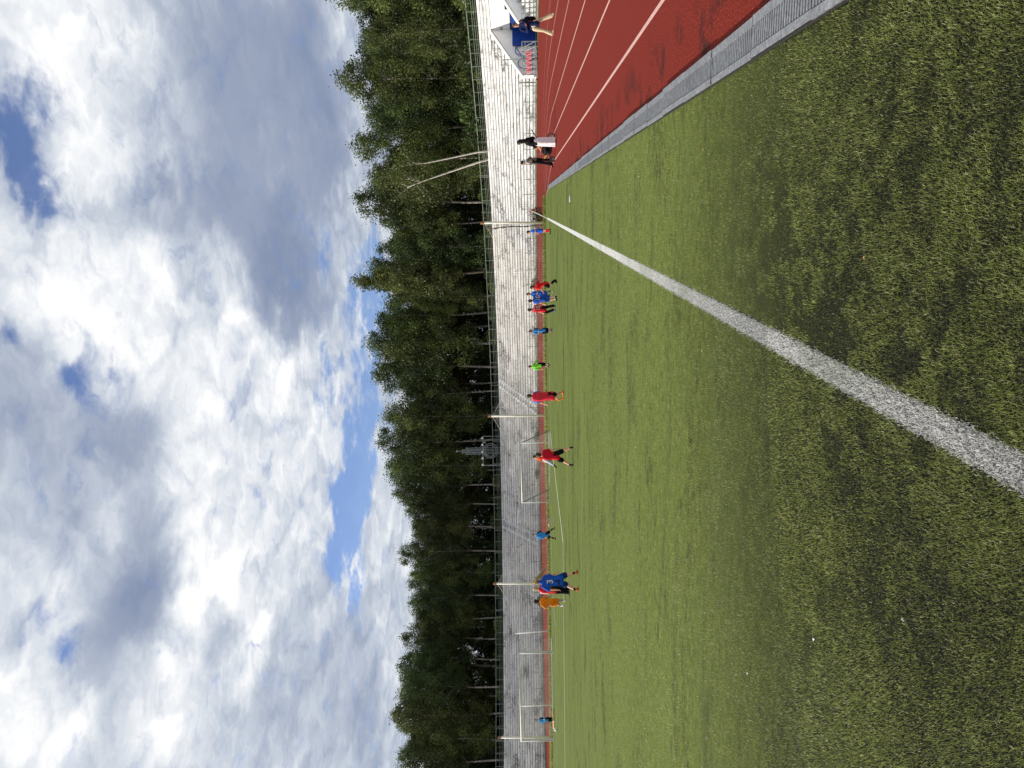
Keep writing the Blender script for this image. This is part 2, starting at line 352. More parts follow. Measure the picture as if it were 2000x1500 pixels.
def fbm(x, y, sc, seed, octv=4):
    """value noise on the ground, 0..1"""
    out = np.zeros_like(x); amp = 1; tot = 0; g = np.random.default_rng(seed)
    for o in range(octv):
        tb = g.random((256, 256)); u = x*sc+g.random()*99; v = y*sc+g.random()*99
        iu = np.floor(u).astype(int); iv = np.floor(v).astype(int); fu = u-iu; fv = v-iv
        fu = fu*fu*(3-2*fu); fv = fv*fv*(3-2*fv)
        a = tb[iu % 256, iv % 256]; b_ = tb[(iu+1) % 256, iv % 256]; c = tb[iu % 256, (iv+1) % 256]; d = tb[(iu+1) % 256, (iv+1) % 256]
        out += amp*((a*(1-fu)+b_*fu)*(1-fv)+(c*(1-fu)+d*fu)*fv); tot += amp; amp *= .55; sc *= 2.1
    return out/tot
def blades(n, r0, r1, ang0, ang1, width, length, only=None):
    """scatter n turf fibres in a ring sector round the near touchline corner of the pitch"""
    r = np.sqrt(rng.random(n)*(r1*r1-r0*r0)+r0*r0); a = np.radians(ang0+rng.random(n)*(ang1-ang0))
    x = r*np.sin(a); y = r*np.cos(a)
    k = (x < XG-.01) & (y < 50)
    return x[k], y[k]
WORN=[(0.62,7.37,0.5,0.35,1),(0.77,7.71,0.35,0.3,0.9),(-0.26,6.79,0.5,0.4,0.9),(-0.48,11.70,0.5,0.4,0.5),(-0.03,5.41,0.5,0.6,0.7),(0.33,5.60,0.4,0.4,0.6),(-0.09,4.42,0.5,0.5,1),(-0.39,4.55,0.35,0.5,0.9),(-0.44,3.81,0.35,0.5,1),(-0.90,3.94,0.35,0.35,0.8),(-0.54,3.16,0.35,0.45,0.9),(-0.74,2.70,0.3,0.3,0.7),(-0.22,3.54,0.3,0.4,0.8),(0.17,3.21,0.25,0.4,0.6),(-0.31,2.62,0.3,0.3,0.8),(0.13,2.56,0.3,0.4,0.6),(-4.14,5.70,0.55,0.45,1),(-4.25,5.32,0.4,0.4,0.9),(-3.58,7.77,0.8,0.6,0.9),(-3.99,8.24,0.6,0.5,0.8),(-4.25,7.37,0.7,0.4,0.9),(-4.97,8.50,0.8,0.6,0.6),(1.33,14.04,1.2,0.8,0.8),(0.58,13.17,1.2,0.8,0.8),(0.17,9.69,0.8,0.6,0.7),(-0.23,16.00,1.5,1,0.6),(-1.34,12.30,1.3,0.8,0.7),(-2.14,13.01,1.5,1,0.7),(-1.86,8.32,0.8,0.5,0.8),(-2.64,9.39,0.9,0.5,0.6),(-4.17,13.77,1.6,1,0.5),(-2.49,7.61,0.7,0.5,0.7),(-3.86,10.80,1,0.7,0.5),(-7.59,13.60,1.5,1,0.5),(-6.35,9.47,1,0.7,0.5),(-2.01,4.94,0.45,0.35,0.6),(-1.53,3.83,0.35,0.3,0.5),(-1.01,3.33,0.3,0.3,0.7),(-2.16,4.44,0.4,0.3,0.5),(-2.18,3.42,0.35,0.3,0.6),(-1.72,2.93,0.25,0.25,0.7),(-1.70,2.51,0.25,0.25,0.7),(-2.73,3.95,0.4,0.3,0.5),(-1.24,2.80,0.3,0.3,0.6),(-1.23,2.27,0.2,0.25,0.7),(-1.38,20.53,2,1.5,0.4),(-3.89,18.80,2,1.5,0.4),(-7.49,17.23,2,1.5,0.3),(-1.07,7.01,0.7,0.5,0.7),(-1.11,5.66,0.5,0.4,0.6),(0.68,3.40,0.3,0.3,0.5),(0.47,2.88,0.25,0.3,0.6)]
def patches(x, y):                                    # worn patches where the black rubber infill shows
    ux = x+(fbm(x, y, .9, 31, 4)-.5)*1.1; uy = y+(fbm(x, y, .9, 32, 4)-.5)*1.1; t = np.zeros_like(x)
    for a, b_, sx, sy, k in WORN: t += k*np.exp(-((ux-a)/sx)**2-((uy-b_)/sy)**2)
    sp = np.clip((fbm(x, y, 8, 33, 3)-.42)*5, 0, 1.3)
    t = t*sp+np.clip((fbm(x, y, 4.5, 34, 4)-.62)*4, 0, .35)+np.clip((fbm(x*.6, y, 1.2, 35, 4)-.62)*4, 0, .35)
    for y0, wd in ((22.95, .07), (25.7, .06), (20.2, .05), (28.6, .08)): t = t+.8*np.exp(-((y+.10*np.sin(x*.9)-y0)/wd)**2)
    return np.clip(t*.72, 0, 1.)
def blade_mesh(name, x, y, wd, ln, white=False, tri=False):
    n = len(x)
    p3 = fbm(x, y, 17, 5, 2); dark = patches(x, y)
    lean_a = rng.random(n)*6.283; ld = fbm(x, y, .7, 8)*6.283*1.3
    use = rng.random(n) < .55; lean_a = np.where(use, ld+rng.normal(0, .7, n), lean_a)
    lean = .25+rng.random(n)*.85
    L = ln*(.55+.7*rng.random(n))*(1-.30*np.clip(dark, 0, 1)*(0 if white else 1))
    cx, sx_ = np.cos(lean_a), np.sin(lean_a); wa = rng.random(n)*3.1416; wx, wy = np.cos(wa)*wd*.5, np.sin(wa)*wd*.5
    z0 = np.full(n, .014)
    hx = L*np.sin(lean*.55); hz = L*np.cos(lean*.55)
    if white: base = np.array([.93, .92, .88])*np.ones((n, 3))*(.72+.36*rng.random((n, 1)))*(1-.28*np.clip((fbm(x, y, 1.3, 41, 4)-.5)*4, 0, 1)[:, None]*np.array([1, .85, 1.2]))
    else:
        A = np.array(srgb(118, 126, 66)); B = np.array(srgb(182, 188, 110)); Cc = np.array(srgb(132, 148, 68)); Dd = np.array(srgb(212, 208, 154))
        t = rng.random((n, 1)); base = A*(1-t)+B*t
        q = rng.random((n, 1)); base = np.where(q < .25, Cc, base); base = np.where(q > .95, Dd, base)
        base = base*(.72+.55*p3[:, None])*(1-.48*np.clip(dark, 0, 1)[:, None])
    if tri:
        V = np.empty((n, 3, 3)); V[:, 0] = np.c_[x-wx, y-wy, z0]; V[:, 1] = np.c_[x+wx, y+wy, z0]
        V[:, 2] = np.c_[x+cx*hx*1.6, y+sx_*hx*1.6, z0+hz*.8]
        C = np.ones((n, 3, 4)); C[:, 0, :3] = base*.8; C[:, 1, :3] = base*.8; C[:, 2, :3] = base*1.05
        ff = np.arange(n*3); sz = np.full(n, 3)
    else:
        V = np.empty((n, 5, 3)); mx = x+cx*hx*.55; my = y+sx_*hx*.55; mz = z0+hz*.62
        V[:, 0] = np.c_[x-wx, y-wy, z0]; V[:, 1] = np.c_[x+wx, y+wy, z0]
        V[:, 2] = np.c_[mx+wx*.9, my+wy*.9, mz]; V[:, 3] = np.c_[mx-wx*.9, my-wy*.9, mz]
        V[:, 4] = np.c_[x+cx*hx*1.75, y+sx_*hx*1.75, z0+hz*.86]
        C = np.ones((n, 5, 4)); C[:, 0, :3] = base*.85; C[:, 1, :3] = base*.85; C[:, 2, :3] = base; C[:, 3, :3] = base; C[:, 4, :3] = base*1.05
        o = (np.arange(n)*5)[:, None]
        q4 = np.array([0, 1, 2, 3, 3, 2, 4])
        ff = (o+q4).ravel(); sz = np.tile([4, 3], n)
    return V.reshape(-1, 3), ff, sz, C.reshape(-1, 4)
def spread(n, r0, r1, e):                            # radii with density ~ r^-(2-e)
    return (r0**e+rng.random(n)*(r1**e-r0**e))**(1/e)
def fibres(name, n, white):
    Vs, Fs, Ss, Cs = [], [], [], []; off = 0
    r = spread(n, 1.1, 24, .30)
    if white:
        e = .060+.010*rng.normal(0, 1, n); x = XT+(rng.random(n)*2-1)*np.abs(e); y = np.sqrt(np.maximum(r*r-XT*XT, .01)); k = y < YG+.06
    else:
        a = np.radians(-66+rng.random(n)*104); x = r*np.sin(a); y = r*np.cos(a)
        k = (x < XG-.01) & (y < 50.2) & (np.abs(x-XT) > .058+.010*rng.normal(0, 1, n)) & ~((y > 44.4) & (x > .75-(y-44.4)*.1))
        for xa, xb, ya, yb in ((-90, XT, YG-.06, YG+.06), (gx+20.09, gx+20.23, YG-16.5, YG), (-90, gx+20.2, YG-16.57, YG-16.43), (gx+9.1, gx+9.22, YG-5.5, YG), (-90, gx+9.2, YG-5.56, YG-5.44)):
            k &= ~((x > xa) & (x < xb) & (y > ya) & (y < yb))
        thin = patches(x, y); k &= rng.random(n) > np.clip(thin*.55, 0, .55)
    k &= rng.random(n) > (r-7)/14
    x = x[k]; y = y[k]; r = np.hypot(x, y)
    wd = .00135*(r/2.5)**.88*(1.35 if white else 1); ln = .021*(r/3)**.10
    for tri, kk in ((False, r < 4.5), (True, r >= 4.5)):
        v, f_, s_, c_ = blade_mesh(name, x[kk], y[kk], wd[kk], ln[kk], white, tri)
        Vs.append(v); Fs.append(f_+off); Ss.append(s_); Cs.append(c_); off += len(v)
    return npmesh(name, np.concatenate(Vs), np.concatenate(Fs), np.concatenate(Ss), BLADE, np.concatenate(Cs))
gx = XT-34
o = link('turf_fibres', fibres('turf_fibres', 1620000, False))
tag(o, 'short olive artificial grass fibres of the pitch', 'grass', kind='stuff')
# painted lines of the pitch
tl = MB(); tl.add([(XT-.06, -10, .019), (XT+.06, -10, .019), (XT+.06, YG+.06, .019), (XT-.06, YG+.06, .019)], [(0, 1, 2, 3)])
def m_line():
    m, n, b = newmat('white_turf_line'); p = n.n('ShaderNodeTexCoord').outputs['Object']
    f = n.noise(p, 110, 4, .8); r = n.v('LENGTH', n.v('MULTIPLY', p, (1, 1, 0)))
    a = n.ramp(f, [(.36, (.02, .02, .022)), (.5, (.07, .07, .07)), (.64, (.22, .22, .21))])
    c = n.ramp(f, [(.3, (.40, .41, .37)), (.48, (.58, .58, .54)), (.7, (.72, .71, .67))])
    n.put(b.inputs['Base Color'], n.mix(n.mr(r, 3.5, 15), a, c)); b.inputs['Roughness'].default_value = .9; return m
LINE = m_line()
tag(tl.build('touchline', LINE), kind='structure')
o = link('white_turf_fibres', fibres('white_turf_fibres', 46000, True))
tag(o, 'white artificial grass fibres of the touchline', 'grass', kind='stuff')
def strip(name, pts, wd, z, mat):
    b = MB()
    for (x0, y0), (x1, y1) in zip(pts[:-1], pts[1:]):
        d = Vector((x1-x0, y1-y0, 0)).normalized(); nn = Vector((-d.y, d.x, 0))*wd/2
        b.add([(x0-nn.x, y0-nn.y, z), (x1-nn.x, y1-nn.y, z), (x1+nn.x, y1+nn.y, z), (x0+nn.x, y0+nn.y, z)], [(0, 1, 2, 3)] if True else [])
    for f in b.f[:]: pass
    return tag(b.build(name, mat), kind='structure')
LINE2 = plain('far_white_line', (.62, .63, .56), .8, .2, 4)
strip('goal_line', [(XT-68, YG), (XT-.07, YG)], .12, .0195, LINE2)
strip('penalty_area_line', [(gx+20.16, YG-.07), (gx+20.16, YG-16.44)], .14, .0195, LINE2)
strip('penalty_area_line', [(gx-20.16, YG-16.5), (gx+20.22, YG-16.5)], .14, .0200, LINE2)
strip('goal_area_line', [(gx+9.16, YG-.07), (gx+9.16, YG-5.44)], .12, .0195, LINE2)
strip('goal_area_line', [(gx-9.16, YG-5.5), (gx+9.22, YG-5.5)], .12, .0200, LINE2)
# pinkish lane lines of the track
LANE = plain('faded_lane_paint', srgb(204, 160, 150), .9, .34, 26)
def lane(x0, name='lane_line'):
    rr = x0-CEN[0]; pts = [(x0, y) for y in range(-6, 38, 4)]+[(CEN[0]+rr*math.cos(R(a)), CEN[1]+rr*math.sin(R(a))) for a in range(0, 28 if x0 > 3 else 22, 2)]
    b = MB()
    for i, (x, y) in enumerate(pts):
        q = Vector((pts[min(i+1, len(pts)-1)][0]-pts[max(i-1, 0)][0], pts[min(i+1, len(pts)-1)][1]-pts[max(i-1, 0)][1], 0)).normalized(); nn = Vector((-q.y, q.x, 0))*.028
        b.v += [(x+nn.x, y+nn.y, .0045), (x-nn.x, y-nn.y, .0045)]
        if i: k = len(b.v); b.f.append((k-4, k-3, k-1, k-2))
    return tag(b.build(name, LANE), kind='structure')
for x0 in (2.02, 3.24, 4.46, 5.95, 7.6, 9.6): lane(x0)
# ribbed drain channel between track and turf
dr = MB(); dk = MB()
y = -2.0; i = 0
while y < 44.0:
    x0 = XG+.012; x1 = 1.105; L = .992; dx = .012*math.sin(i*2.3); t = .006*math.sin(i*1.7)
    dr.box(((x0+x1)/2+dx*.4, y+L/2, .008+t), (x1-x0, L, .05))                       # base plate
    dr.box((x0+.022+dx*.4, y+L/2, .036+t), (.044, L, .012)); dr.box((x1-.028+dx*.4, y+L/2, .036+t), (.056, L, .014))
    if y < 20:
        for k in range(24):
            dr.box(((x0+x1)/2+.0-.004+dx*.4, y+.03+k*.0405, .036+t), (x1-x0-.112, .022, .009))
    else: dr.box(((x0+x1)/2+dx*.4, y+L/2, .035+t), (x1-x0-.112, L, .008))
    y += 1.0; i += 1
def m_drain():
    m, n, b = newmat('grey_drain_cover'); p = n.n('ShaderNodeTexCoord').outputs['Object']
    f = n.noise(p, 26, 6, .7); g2 = n.noise(p, 2.2, 5, .6)
    g = n.ramp(f, [(.3, srgb(92, 94, 97)), (.55, srgb(130, 132, 135)), (.75, srgb(166, 167, 166))])
    g = n.mix(n.mr(g2, .5, .72, 0, .6), g, c3(*srgb(98, 100, 104)))
    n.put(b.inputs['Base Color'], g); b.inputs['Roughness'].default_value = .6; bump(n, b, f, .3, .01); return m
tag(dr.build('drain_channel', m_drain()), kind='structure')
dk.box((XG+.006, 21, .0), (.012, 46, .06)); dk.box((1.12, 21, -.002), (.02, 46, .02))
tag(dk.build('drain_gap', plain('black_grit', (.02, .018, .016), .9, .4, 30)), kind='structure')
# rough natural grass tufts behind the goal line
def tufts():
    n = 26000; x = -62+rng.random(n)*62.6; y0 = np.interp(-x, [0, 1.9, 7.1, 16.8, 26.2, 38.3, 60], [50.6, 51, 52.5, 52.7, 51.1, 49.8, 49.1]); y1 = np.interp(x, [-52.7, -43, -39.2, -35.4, -29, -25, -21.8, -17.5, -12.5, -8, -3.9, -1, .6], [60.3, 56.8, 57.2, 58.4, 57, 58.4, 61.2, 62.2, 61, 60, 58, 54.5, 51])
    y = y0+.1+(y1-y0)*rng.random(n)**1.6; v, f_, s_, c_ = blade_mesh('t', x, y, .05, .16, False, True)
    edge = np.repeat(np.exp(-((y-y0-.7)/.5)**2), 3)[:, None]
    v[2::3, 2] += np.repeat(np.exp(-((y-y0-.7)/.6)**2), 1)*.12
    c_[:, :3] = c_[:, :3]*(1.0-.6*edge)*np.array([1.15, 1.08, .9]); return npmesh('verge_grass', v, f_, s_, BLADE, c_)
tag(link('verge_grass', tufts()), 'rough natural grass growing between the pitch and the red track', 'grass', kind='stuff')

# ------------------------------------------------------------------ the stand round the bend
NROW, RISE, RUN = 17, .335, .647
def terrace(name, th0, th1, mat, parent, row0=0):
    ths = np.linspace(th0, th1, max(2, int((th1-th0)/2.2)+1)); prof = []; vv = []
    if row0 == 0: prof.append((0, 0)); vv.append(-.9)
    for i in range(row0, NROW):
        d = i*RUN; z = i*RISE
        prof += [(d, z+.012), (d, z+.095), (d-.24, z+.095), (d-.24, z+RISE), (d+RUN*.4, z+RISE), (d+RUN-.001, z+RISE+.012)]; vv += [i+.05, i+.08, i+.10, i+.48, i+.7, i+.97]
    prof += [(11.25, 5.72), (11.25, 4.4)]; vv += [17.2, 18]
    n = len(prof); V = []; U = []
    for t in ths:
        for (d, z), q in zip(prof, vv): p = polar(t, d, z); V.append(p); U.append((t*58*math.pi/180, q))
    Fc = []
    for i in range(len(ths)-1):
        for j in range(n-1): Fc.append((i*n+j, (i+1)*n+j, (i+1)*n+j+1, i*n+j+1))
    k = len(V); extra = []
    for e in (0, len(ths)-1):                       # closed ends
        a = [e*n+j for j in range(n)]; b0 = polar(ths[e], 11.25, 0); b1 = polar(ths[e], prof[0][0], 0)
        V += [b0, b1]; U += [(0, 0), (0, 0)]; L = a+[len(V)-2, len(V)-1]
        Fc.append(tuple(L if e else L[::-1]))
    me = bpy.data.meshes.new(name); me.from_pydata([tuple(p) for p in V], [], Fc)
    uv = me.uv_layers.new(name='UVMap')
    li = np.empty(len(me.loops), np.int32); me.loops.foreach_get('vertex_index', li)
    uv.data.foreach_set('uv', np.array(U, np.float32)[li].ravel()); me.materials.append(mat); me.update()
    return link(name, me, parent)
stand = empty('grandstand', (0, 0, 0)); tag(stand, 'long curved open stand of white and grey terraces behind the track', 'grandstand')
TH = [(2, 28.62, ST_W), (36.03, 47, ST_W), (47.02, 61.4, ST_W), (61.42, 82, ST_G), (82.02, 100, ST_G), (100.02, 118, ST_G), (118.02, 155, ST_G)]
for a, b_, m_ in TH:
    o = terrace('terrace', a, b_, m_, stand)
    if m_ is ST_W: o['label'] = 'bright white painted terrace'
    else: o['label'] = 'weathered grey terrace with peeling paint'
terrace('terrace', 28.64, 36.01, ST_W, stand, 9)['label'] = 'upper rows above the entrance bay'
STEPM = plain('worn_step_concrete', (.60, .61, .61), .8, .4, 1.6)
for t in (82.01, 100.01):
    for i in range(NROW-1):
        p = polar(t, i*RUN+RUN-.42, i*RISE+RISE+.085); tn_ = Vector((-math.sin(R(t)), math.cos(R(t)), 0))
        for s in (-1, 1): b = MB(); b.box(p+tn_*s*.55, (.32, .36, .17), R(t)); b.build('step', STEPM, stand)
# low front wall kerb of the stand
b = MB()
for a, e in ((2, 28.4), (36.2, 155)):
    t = np.linspace(a, e, int((e-a)/2.5)); b.tube([polar(q, -.40, .06) for q in t], .12, 4)
b.build('front_kerb', plain('mossy_concrete', srgb(120, 118, 100), .9, .4, 2), stand)
# entrance bay cut into the stand
bay = empty('entrance_bay', polar(32, 0)); bay_inv = polar(32, 0); tag(bay, 'entrance bay cut into the white stand with sloping white side walls and blue gates', 'entrance')
PLAST = plain('white_plaster', (.80, .80, .79), .6, .08, 2.5)
def wallslab(th, d0, d1, z0, z1, tk, name, mat, side):
    p0 = polar(th, d0)-bay_inv; p1 = polar(th, d1)-bay_inv; tn = Vector((-(p1-p0).y, (p1-p0).x, 0)).normalized()*tk
    b = MB(); q = [p0, p1, p1+tn, p0+tn]
    vs = [Vector((v.x, v.y, 0)) for v in q]+[Vector((q[0].x, q[0].y, z0)), Vector((q[1].x, q[1].y, z1)), Vector((q[2].x, q[2].y, z1)), Vector((q[3].x, q[3].y, z0))]
    b.add(vs, [(3, 2, 1, 0), (4, 5, 6, 7), (0, 1, 5, 4), (1, 2, 6, 5), (2, 3, 7, 6), (3, 0, 4, 7)])
    return b.build(name, mat, bay), b
wallslab(36.0, -.1, 5.9, 1.25, 4.3, .34, 'side_wall', PLAST, 1)
wallslab(28.95, -.1, 5.9, 1.25, 4.3, -.34, 'side_wall', PLAST, 1)
for th, tk in ((36.0, .34), (28.95, -.34)):          # copings a little proud of the walls
    p0 = polar(th, -.14, 1.27)-bay_inv; p1 = polar(th, 5.62, 4.27)-bay_inv; tn = Vector((-(p1-p0).y, (p1-p0).x, 0)).normalized()
    a0 = p0+tn*(tk+.05*np.sign(tk)); a1 = p1+tn*(tk+.05*np.sign(tk)); s0 = p0-tn*.05*np.sign(tk); s1 = p1-tn*.05*np.sign(tk); u_ = Vector((0, 0, .1))
    b = MB(); b.add([s0, s1, a1, a0, s0+u_, s1+u_, a1+u_, a0+u_], [(3, 2, 1, 0), (4, 5, 6, 7), (0, 1, 5, 4), (1, 2, 6, 5), (2, 3, 7, 6), (3, 0, 4, 7)]); b.build('coping', WHITE, bay)
b = MB(); pa = polar(36.1, 5.62)-bay_inv; pb = polar(28.8, 5.62)-bay_inv; nn = Vector((pb-pa).yxz); nn = Vector((-(pb-pa).y, (pb-pa).x, 0)).normalized()*.25
b.add([pa, pb, pb+nn, pa+nn]+[q+Vector((0, 0, 4.25)) for q in (pa, pb, pb+nn, pa+nn)], [(3, 2, 1, 0), (4, 5, 6, 7), (0, 1, 5, 4), (1, 2, 6, 5), (2, 3, 7, 6), (3, 0, 4, 7)]); b.build('back_wall', PLAST, bay)
tn = (pb-pa).normalized(); inn = -nn.normalized()
b = MB(); mid = (pa+pb)/2; rz_ = math.atan2(tn.y, tn.x)
b.box(mid+nn*.5+Vector((0, 0, 4.3)), ((pb-pa).length, .45, .12), rz_); b.build('coping', WHITE, bay)
def leaf_gate(c, wd, h, rz, nm='gate_leaf'):
    b = MB(); b.box((c.x, c.y, h/2+.08), (wd, .06, h), rz)
    k = int(wd/.22); d = Vector((math.cos(rz), math.sin(rz), 0)); n_ = Vector((-d.y, d.x, 0))
    for i in range(k+1):
        for s in (-1, 1): q = c+d*(-wd/2+wd*i/k)+n_*s*.04; b.box((q.x, q.y, h/2+.08), (.05, .035, h-.04), rz)
    return b.build(nm, BLUE, bay)
leaf_gate(pa+tn*2.0+inn*.12, 3.3, 2.2, rz_)
b = MB(); q = pa+tn*2.0+inn*.02; b.box((q.x, q.y, 1.22), (3.7, .08, 2.44), rz_); b.build('gate_frame', plain('dark_blue_paint', srgb(16, 30, 70), .6, .2, 3), bay)
wl = (polar(36, 5)-polar(36, 0)).normalized(); rw = math.atan2(wl.y, wl.x); wn = Vector((wl.y, -wl.x, 0))
leaf_gate(polar(36, 4.5)-bay_inv+wn*.14, 2.1, 2.15, rw)
b = MB()                                              # pipe gate with arched bars folded against the side wall
for d0 in (.55, 2.1):
    pts = [polar(36, d0+.0, .1)-bay_inv+wn*.12]+[polar(36, d0+.7-.7*math.cos(a), 1.0+1.0*math.sin(a)*(1 if d0 > 1 else .75))-bay_inv+wn*.12 for a in np.linspace(0, math.pi, 9)]+[polar(36, d0+1.4, .1)-bay_inv+wn*.12]
    b.tube(pts, .035, 6)
b.tube([polar(36, .4, .45)-bay_inv+wn*.12, polar(36, 3.4, .45)-bay_inv+wn*.12], .03, 6); b.tube([polar(36, 1.2, .95)-bay_inv+wn*.12, polar(36, 3.4, 2.0)-bay_inv+wn*.12], .03, 6)
b.build('arched_gate', BLUE, bay)
# twin floodlights on the back wall
fl = empty('wall_lamp', pa+tn*4.5+inn*.1+bay_inv+Vector((0, 0, 2.75))); tag(fl, 'pair of dark floodlights on a yellow bracket on the white bay wall', 'lamp')
fd = fl.location-bay_inv
for s in (-.75, .75):
    b = MB(); q = tn*s+inn*.12; b.box((q.x, q.y, -.05), (.34, .22, .28), rz_); b.box((q.x+inn.x*.13, q.y+inn.y*.13, -.05), (.30, .04, .24), rz_); b.build('lamp_head', BLACK, fl)
b = MB(); b.tube([tn*-.8+Vector((0, 0, .0))+inn*.04, tn*.8+inn*.04], .045, 6)
for s in (-.75, .75): b.tube([tn*s+inn*.04, tn*s+inn*.04+Vector((0, 0, -.2))], .03, 6)
b.build('bracket', plain('yellow_paint', srgb(178, 150, 66), .6, .2, 6), fl)
# steel crowd fence across the bay, red strips hung on it
def crowd_fence(t0, t1, label, dens):
    c = polar((t0+t1)/2, -.35); f_ = empty('crowd_barrier', c); tag(f_, label, 'barrier')
    A = polar(t0, -.35)-c; B = polar(t1, -.35)-c; n = dens
    b = MB(); b.tube([A+Vector((0, 0, 1.35)), B+Vector((0, 0, 1.35))], .035, 6); b.tube([A+Vector((0, 0, 1.1)), B+Vector((0, 0, 1.1))], .025, 6); b.tube([A+Vector((0, 0, .25)), B+Vector((0, 0, .25))], .03, 6)
    b.build('rail', STEEL, f_)
    b = MB()
    for i in range(n):
        p = A.lerp(B, i/n); q = A.lerp(B, (i+1)/n)
        b.tube([p+Vector((0, 0, .25)), q+Vector((0, 0, 1.1))], .016, 4); b.tube([q+Vector((0, 0, .25)), p+Vector((0, 0, 1.1))], .016, 4)
    b.build('cross_bracing', STEEL, f_)
    for i in range(n+1):
        p = A.lerp(B, i/n); b = MB(); b.tube([p, p+Vector((0, 0, 1.38))], .035, 6); b.build('post', STEEL, f_)
    return f_, A, B, c
_, A, B, c = crowd_fence(35.6, 30.4, 'grey steel barrier with cross bracing across the entrance bay', 7)
crowd_fence(28.4, 24.6, 'grey steel barrier with cross bracing in front of the white stand at the photo edge', 6)
pn = (B-A).normalized(); back = Vector((-pn.y, pn.x, 0)); back = back if back.dot(polar(33, 3)-polar(33, 0)) > 0 else -back
bn = empty('red_banner', c+A.lerp(B, .38)+back*.09+Vector((0, 0, .78))); tag(bn, 'red and pink striped strip of cloth hung behind the steel barrier of the bay', 'banner')
for i in range(9):
    b = MB(); k = (B-A).length*.7/9; q = pn*((i-4)*k); b.box((q.x, q.y, .02*math.sin(i*2.)), (k*.97, .03, .42), math.atan2(pn.y, pn.x))
    b.build('stripe', plain('banner_red' if i % 2 else 'banner_pink', srgb(176, 40, 62) if i % 2 else srgb(214, 106, 128), .8, .2, 8), bn)
# low ornamental fence in front of the stand
ff = empty('stand_fence', (0, 0, 0)); tag(ff, 'low grey-green steel fence with cross bracing along the foot of the stand', 'fence')
ra = MB(); xb = MB(); th = 36.8; k = 0; prev = None
while th < 150 and k < 98:
    p = polar(th, -.62)
    b = MB(); b.tube([p, p+Vector((0, 0, 1.38))], .032, 6); b.build('post', GREENISH, ff)
    if prev is not None:
        for z, r_ in ((1.36, .026), (.95, .02), (.22, .024)): ra.tube([prev+Vector((0, 0, z)), p+Vector((0, 0, z))], r_, 5)
        for s in range(2):
            a = prev.lerp(p, s/2); e = prev.lerp(p, (s+1)/2)
            xb.tube([a+Vector((0, 0, .22)), e+Vector((0, 0, .95))], .012, 4); xb.tube([e+Vector((0, 0, .22)), a+Vector((0, 0, .95))], .012, 4)
    prev = p; th += 2.15*57.3/58.; k += 1
ra.build('rail', GREENISH, ff); xb.build('cross_bracing', GREENISH, ff)
# railing along the top of the stand
fr = empty('top_railing', (0, 0, 0)); tag(fr, 'long grey-green pipe railing along the top of the stand, trees behind', 'railing')
ra = MB(); prev = None; th = 14; k = 0
while th < 150 and k < 99:
    p = polar(th, 11.05, 5.72); b = MB(); b.tube([p, p+Vector((0, 0, 1.12))], .035, 6); b.build('post', GREENISH, fr)
    if prev is not None:
        for z, r_ in ((1.12, .045), (.62, .02), (.40, .02), (.2, .02)): ra.tube([prev+Vector((0, 0, z)), p+Vector((0, 0, z))], r_, 5)
    prev = p; th += 1.72*57.3/69; k += 1
ra.build('rail', GREENISH, fr)
# earth bank behind the stand that carries the wood
def bank():
    b = MB(); ths = list(range(0, 166, 5)); ds = [11.2, 20, 45, 120]; zs = [4.7, 4.9, 5.0, 5.0]
    for t in ths:
        for d, z in zip(ds, zs): b.v.append(tuple(polar(t, d, z)))
    for i in range(len(ths)-1):
        for j in range(3): b.f.append((i*4+j, (i+1)*4+j, (i+1)*4+j+1, i*4+j+1))
    return b.build('forest_bank', plain('leaf_litter', srgb(48, 46, 28), .95, .4, 1.2))
tag(bank(), kind='structure')

# ------------------------------------------------------------------ slim posts, net poles, goals, nets
def pole(name, x, y, h, r, mat, label, cat, group=None, lean=(0, 0), base=None, cap=None):
    e = empty(name, (x, y, 0)); tag(e, label, cat, group)
    b = MB(); b.tube([(0, 0, 0), (lean[0]*.5, lean[1]*.5, h/2), (lean[0], lean[1], h)], r, 8); b.build('shaft', mat, e, True)
    if base: b = MB(); b.box((0, 0, base[1]/2), (base[0], base[0], base[1])); b.build('footing', WHITE, e)
    if cap: b = MB(); b.tube([(lean[0], lean[1], h-.02), (lean[0], lean[1], h+.25)], r*1.15, 8); b.build('rusty_top', plain('rusty_paint', srgb(150, 106, 76), .8, .3, 8), e)
    return e
NP = [(-1.22, 53.9), (-15.9, 55.3), (-30.1, 55.0), (-44.3, 54.4)]
NPL = ['tall cream net pole at the right end of the ball net, beside the corner flag', 'tall cream net pole just right of the small goal, in front of the grey stand', 'tall cream net pole behind the blue number 3 player', 'tall cream net pole with rusty top behind the left post of the big goal']
for i, ((x, y), l) in enumerate(zip(NP, NPL)): pole('net_pole', x, y, 4.35, .085, CREAM, l, 'pole', 'tall poles that carry the ball net', (.1 if i == 0 else .03, 0), None, True)
net = empty('ball_net', (0, 0, 0)); tag(net, 'white ball-stop net hung between four tall poles behind the goals', 'net')
STR = plain('white_net_twine', (.72, .66, .62), .8, .1, 5)
vt = MB(); hz_ = MB()
def nettop(s, span): q = 2*s-1; return 2.35+(4.25-2.35)*abs(q)**2.2
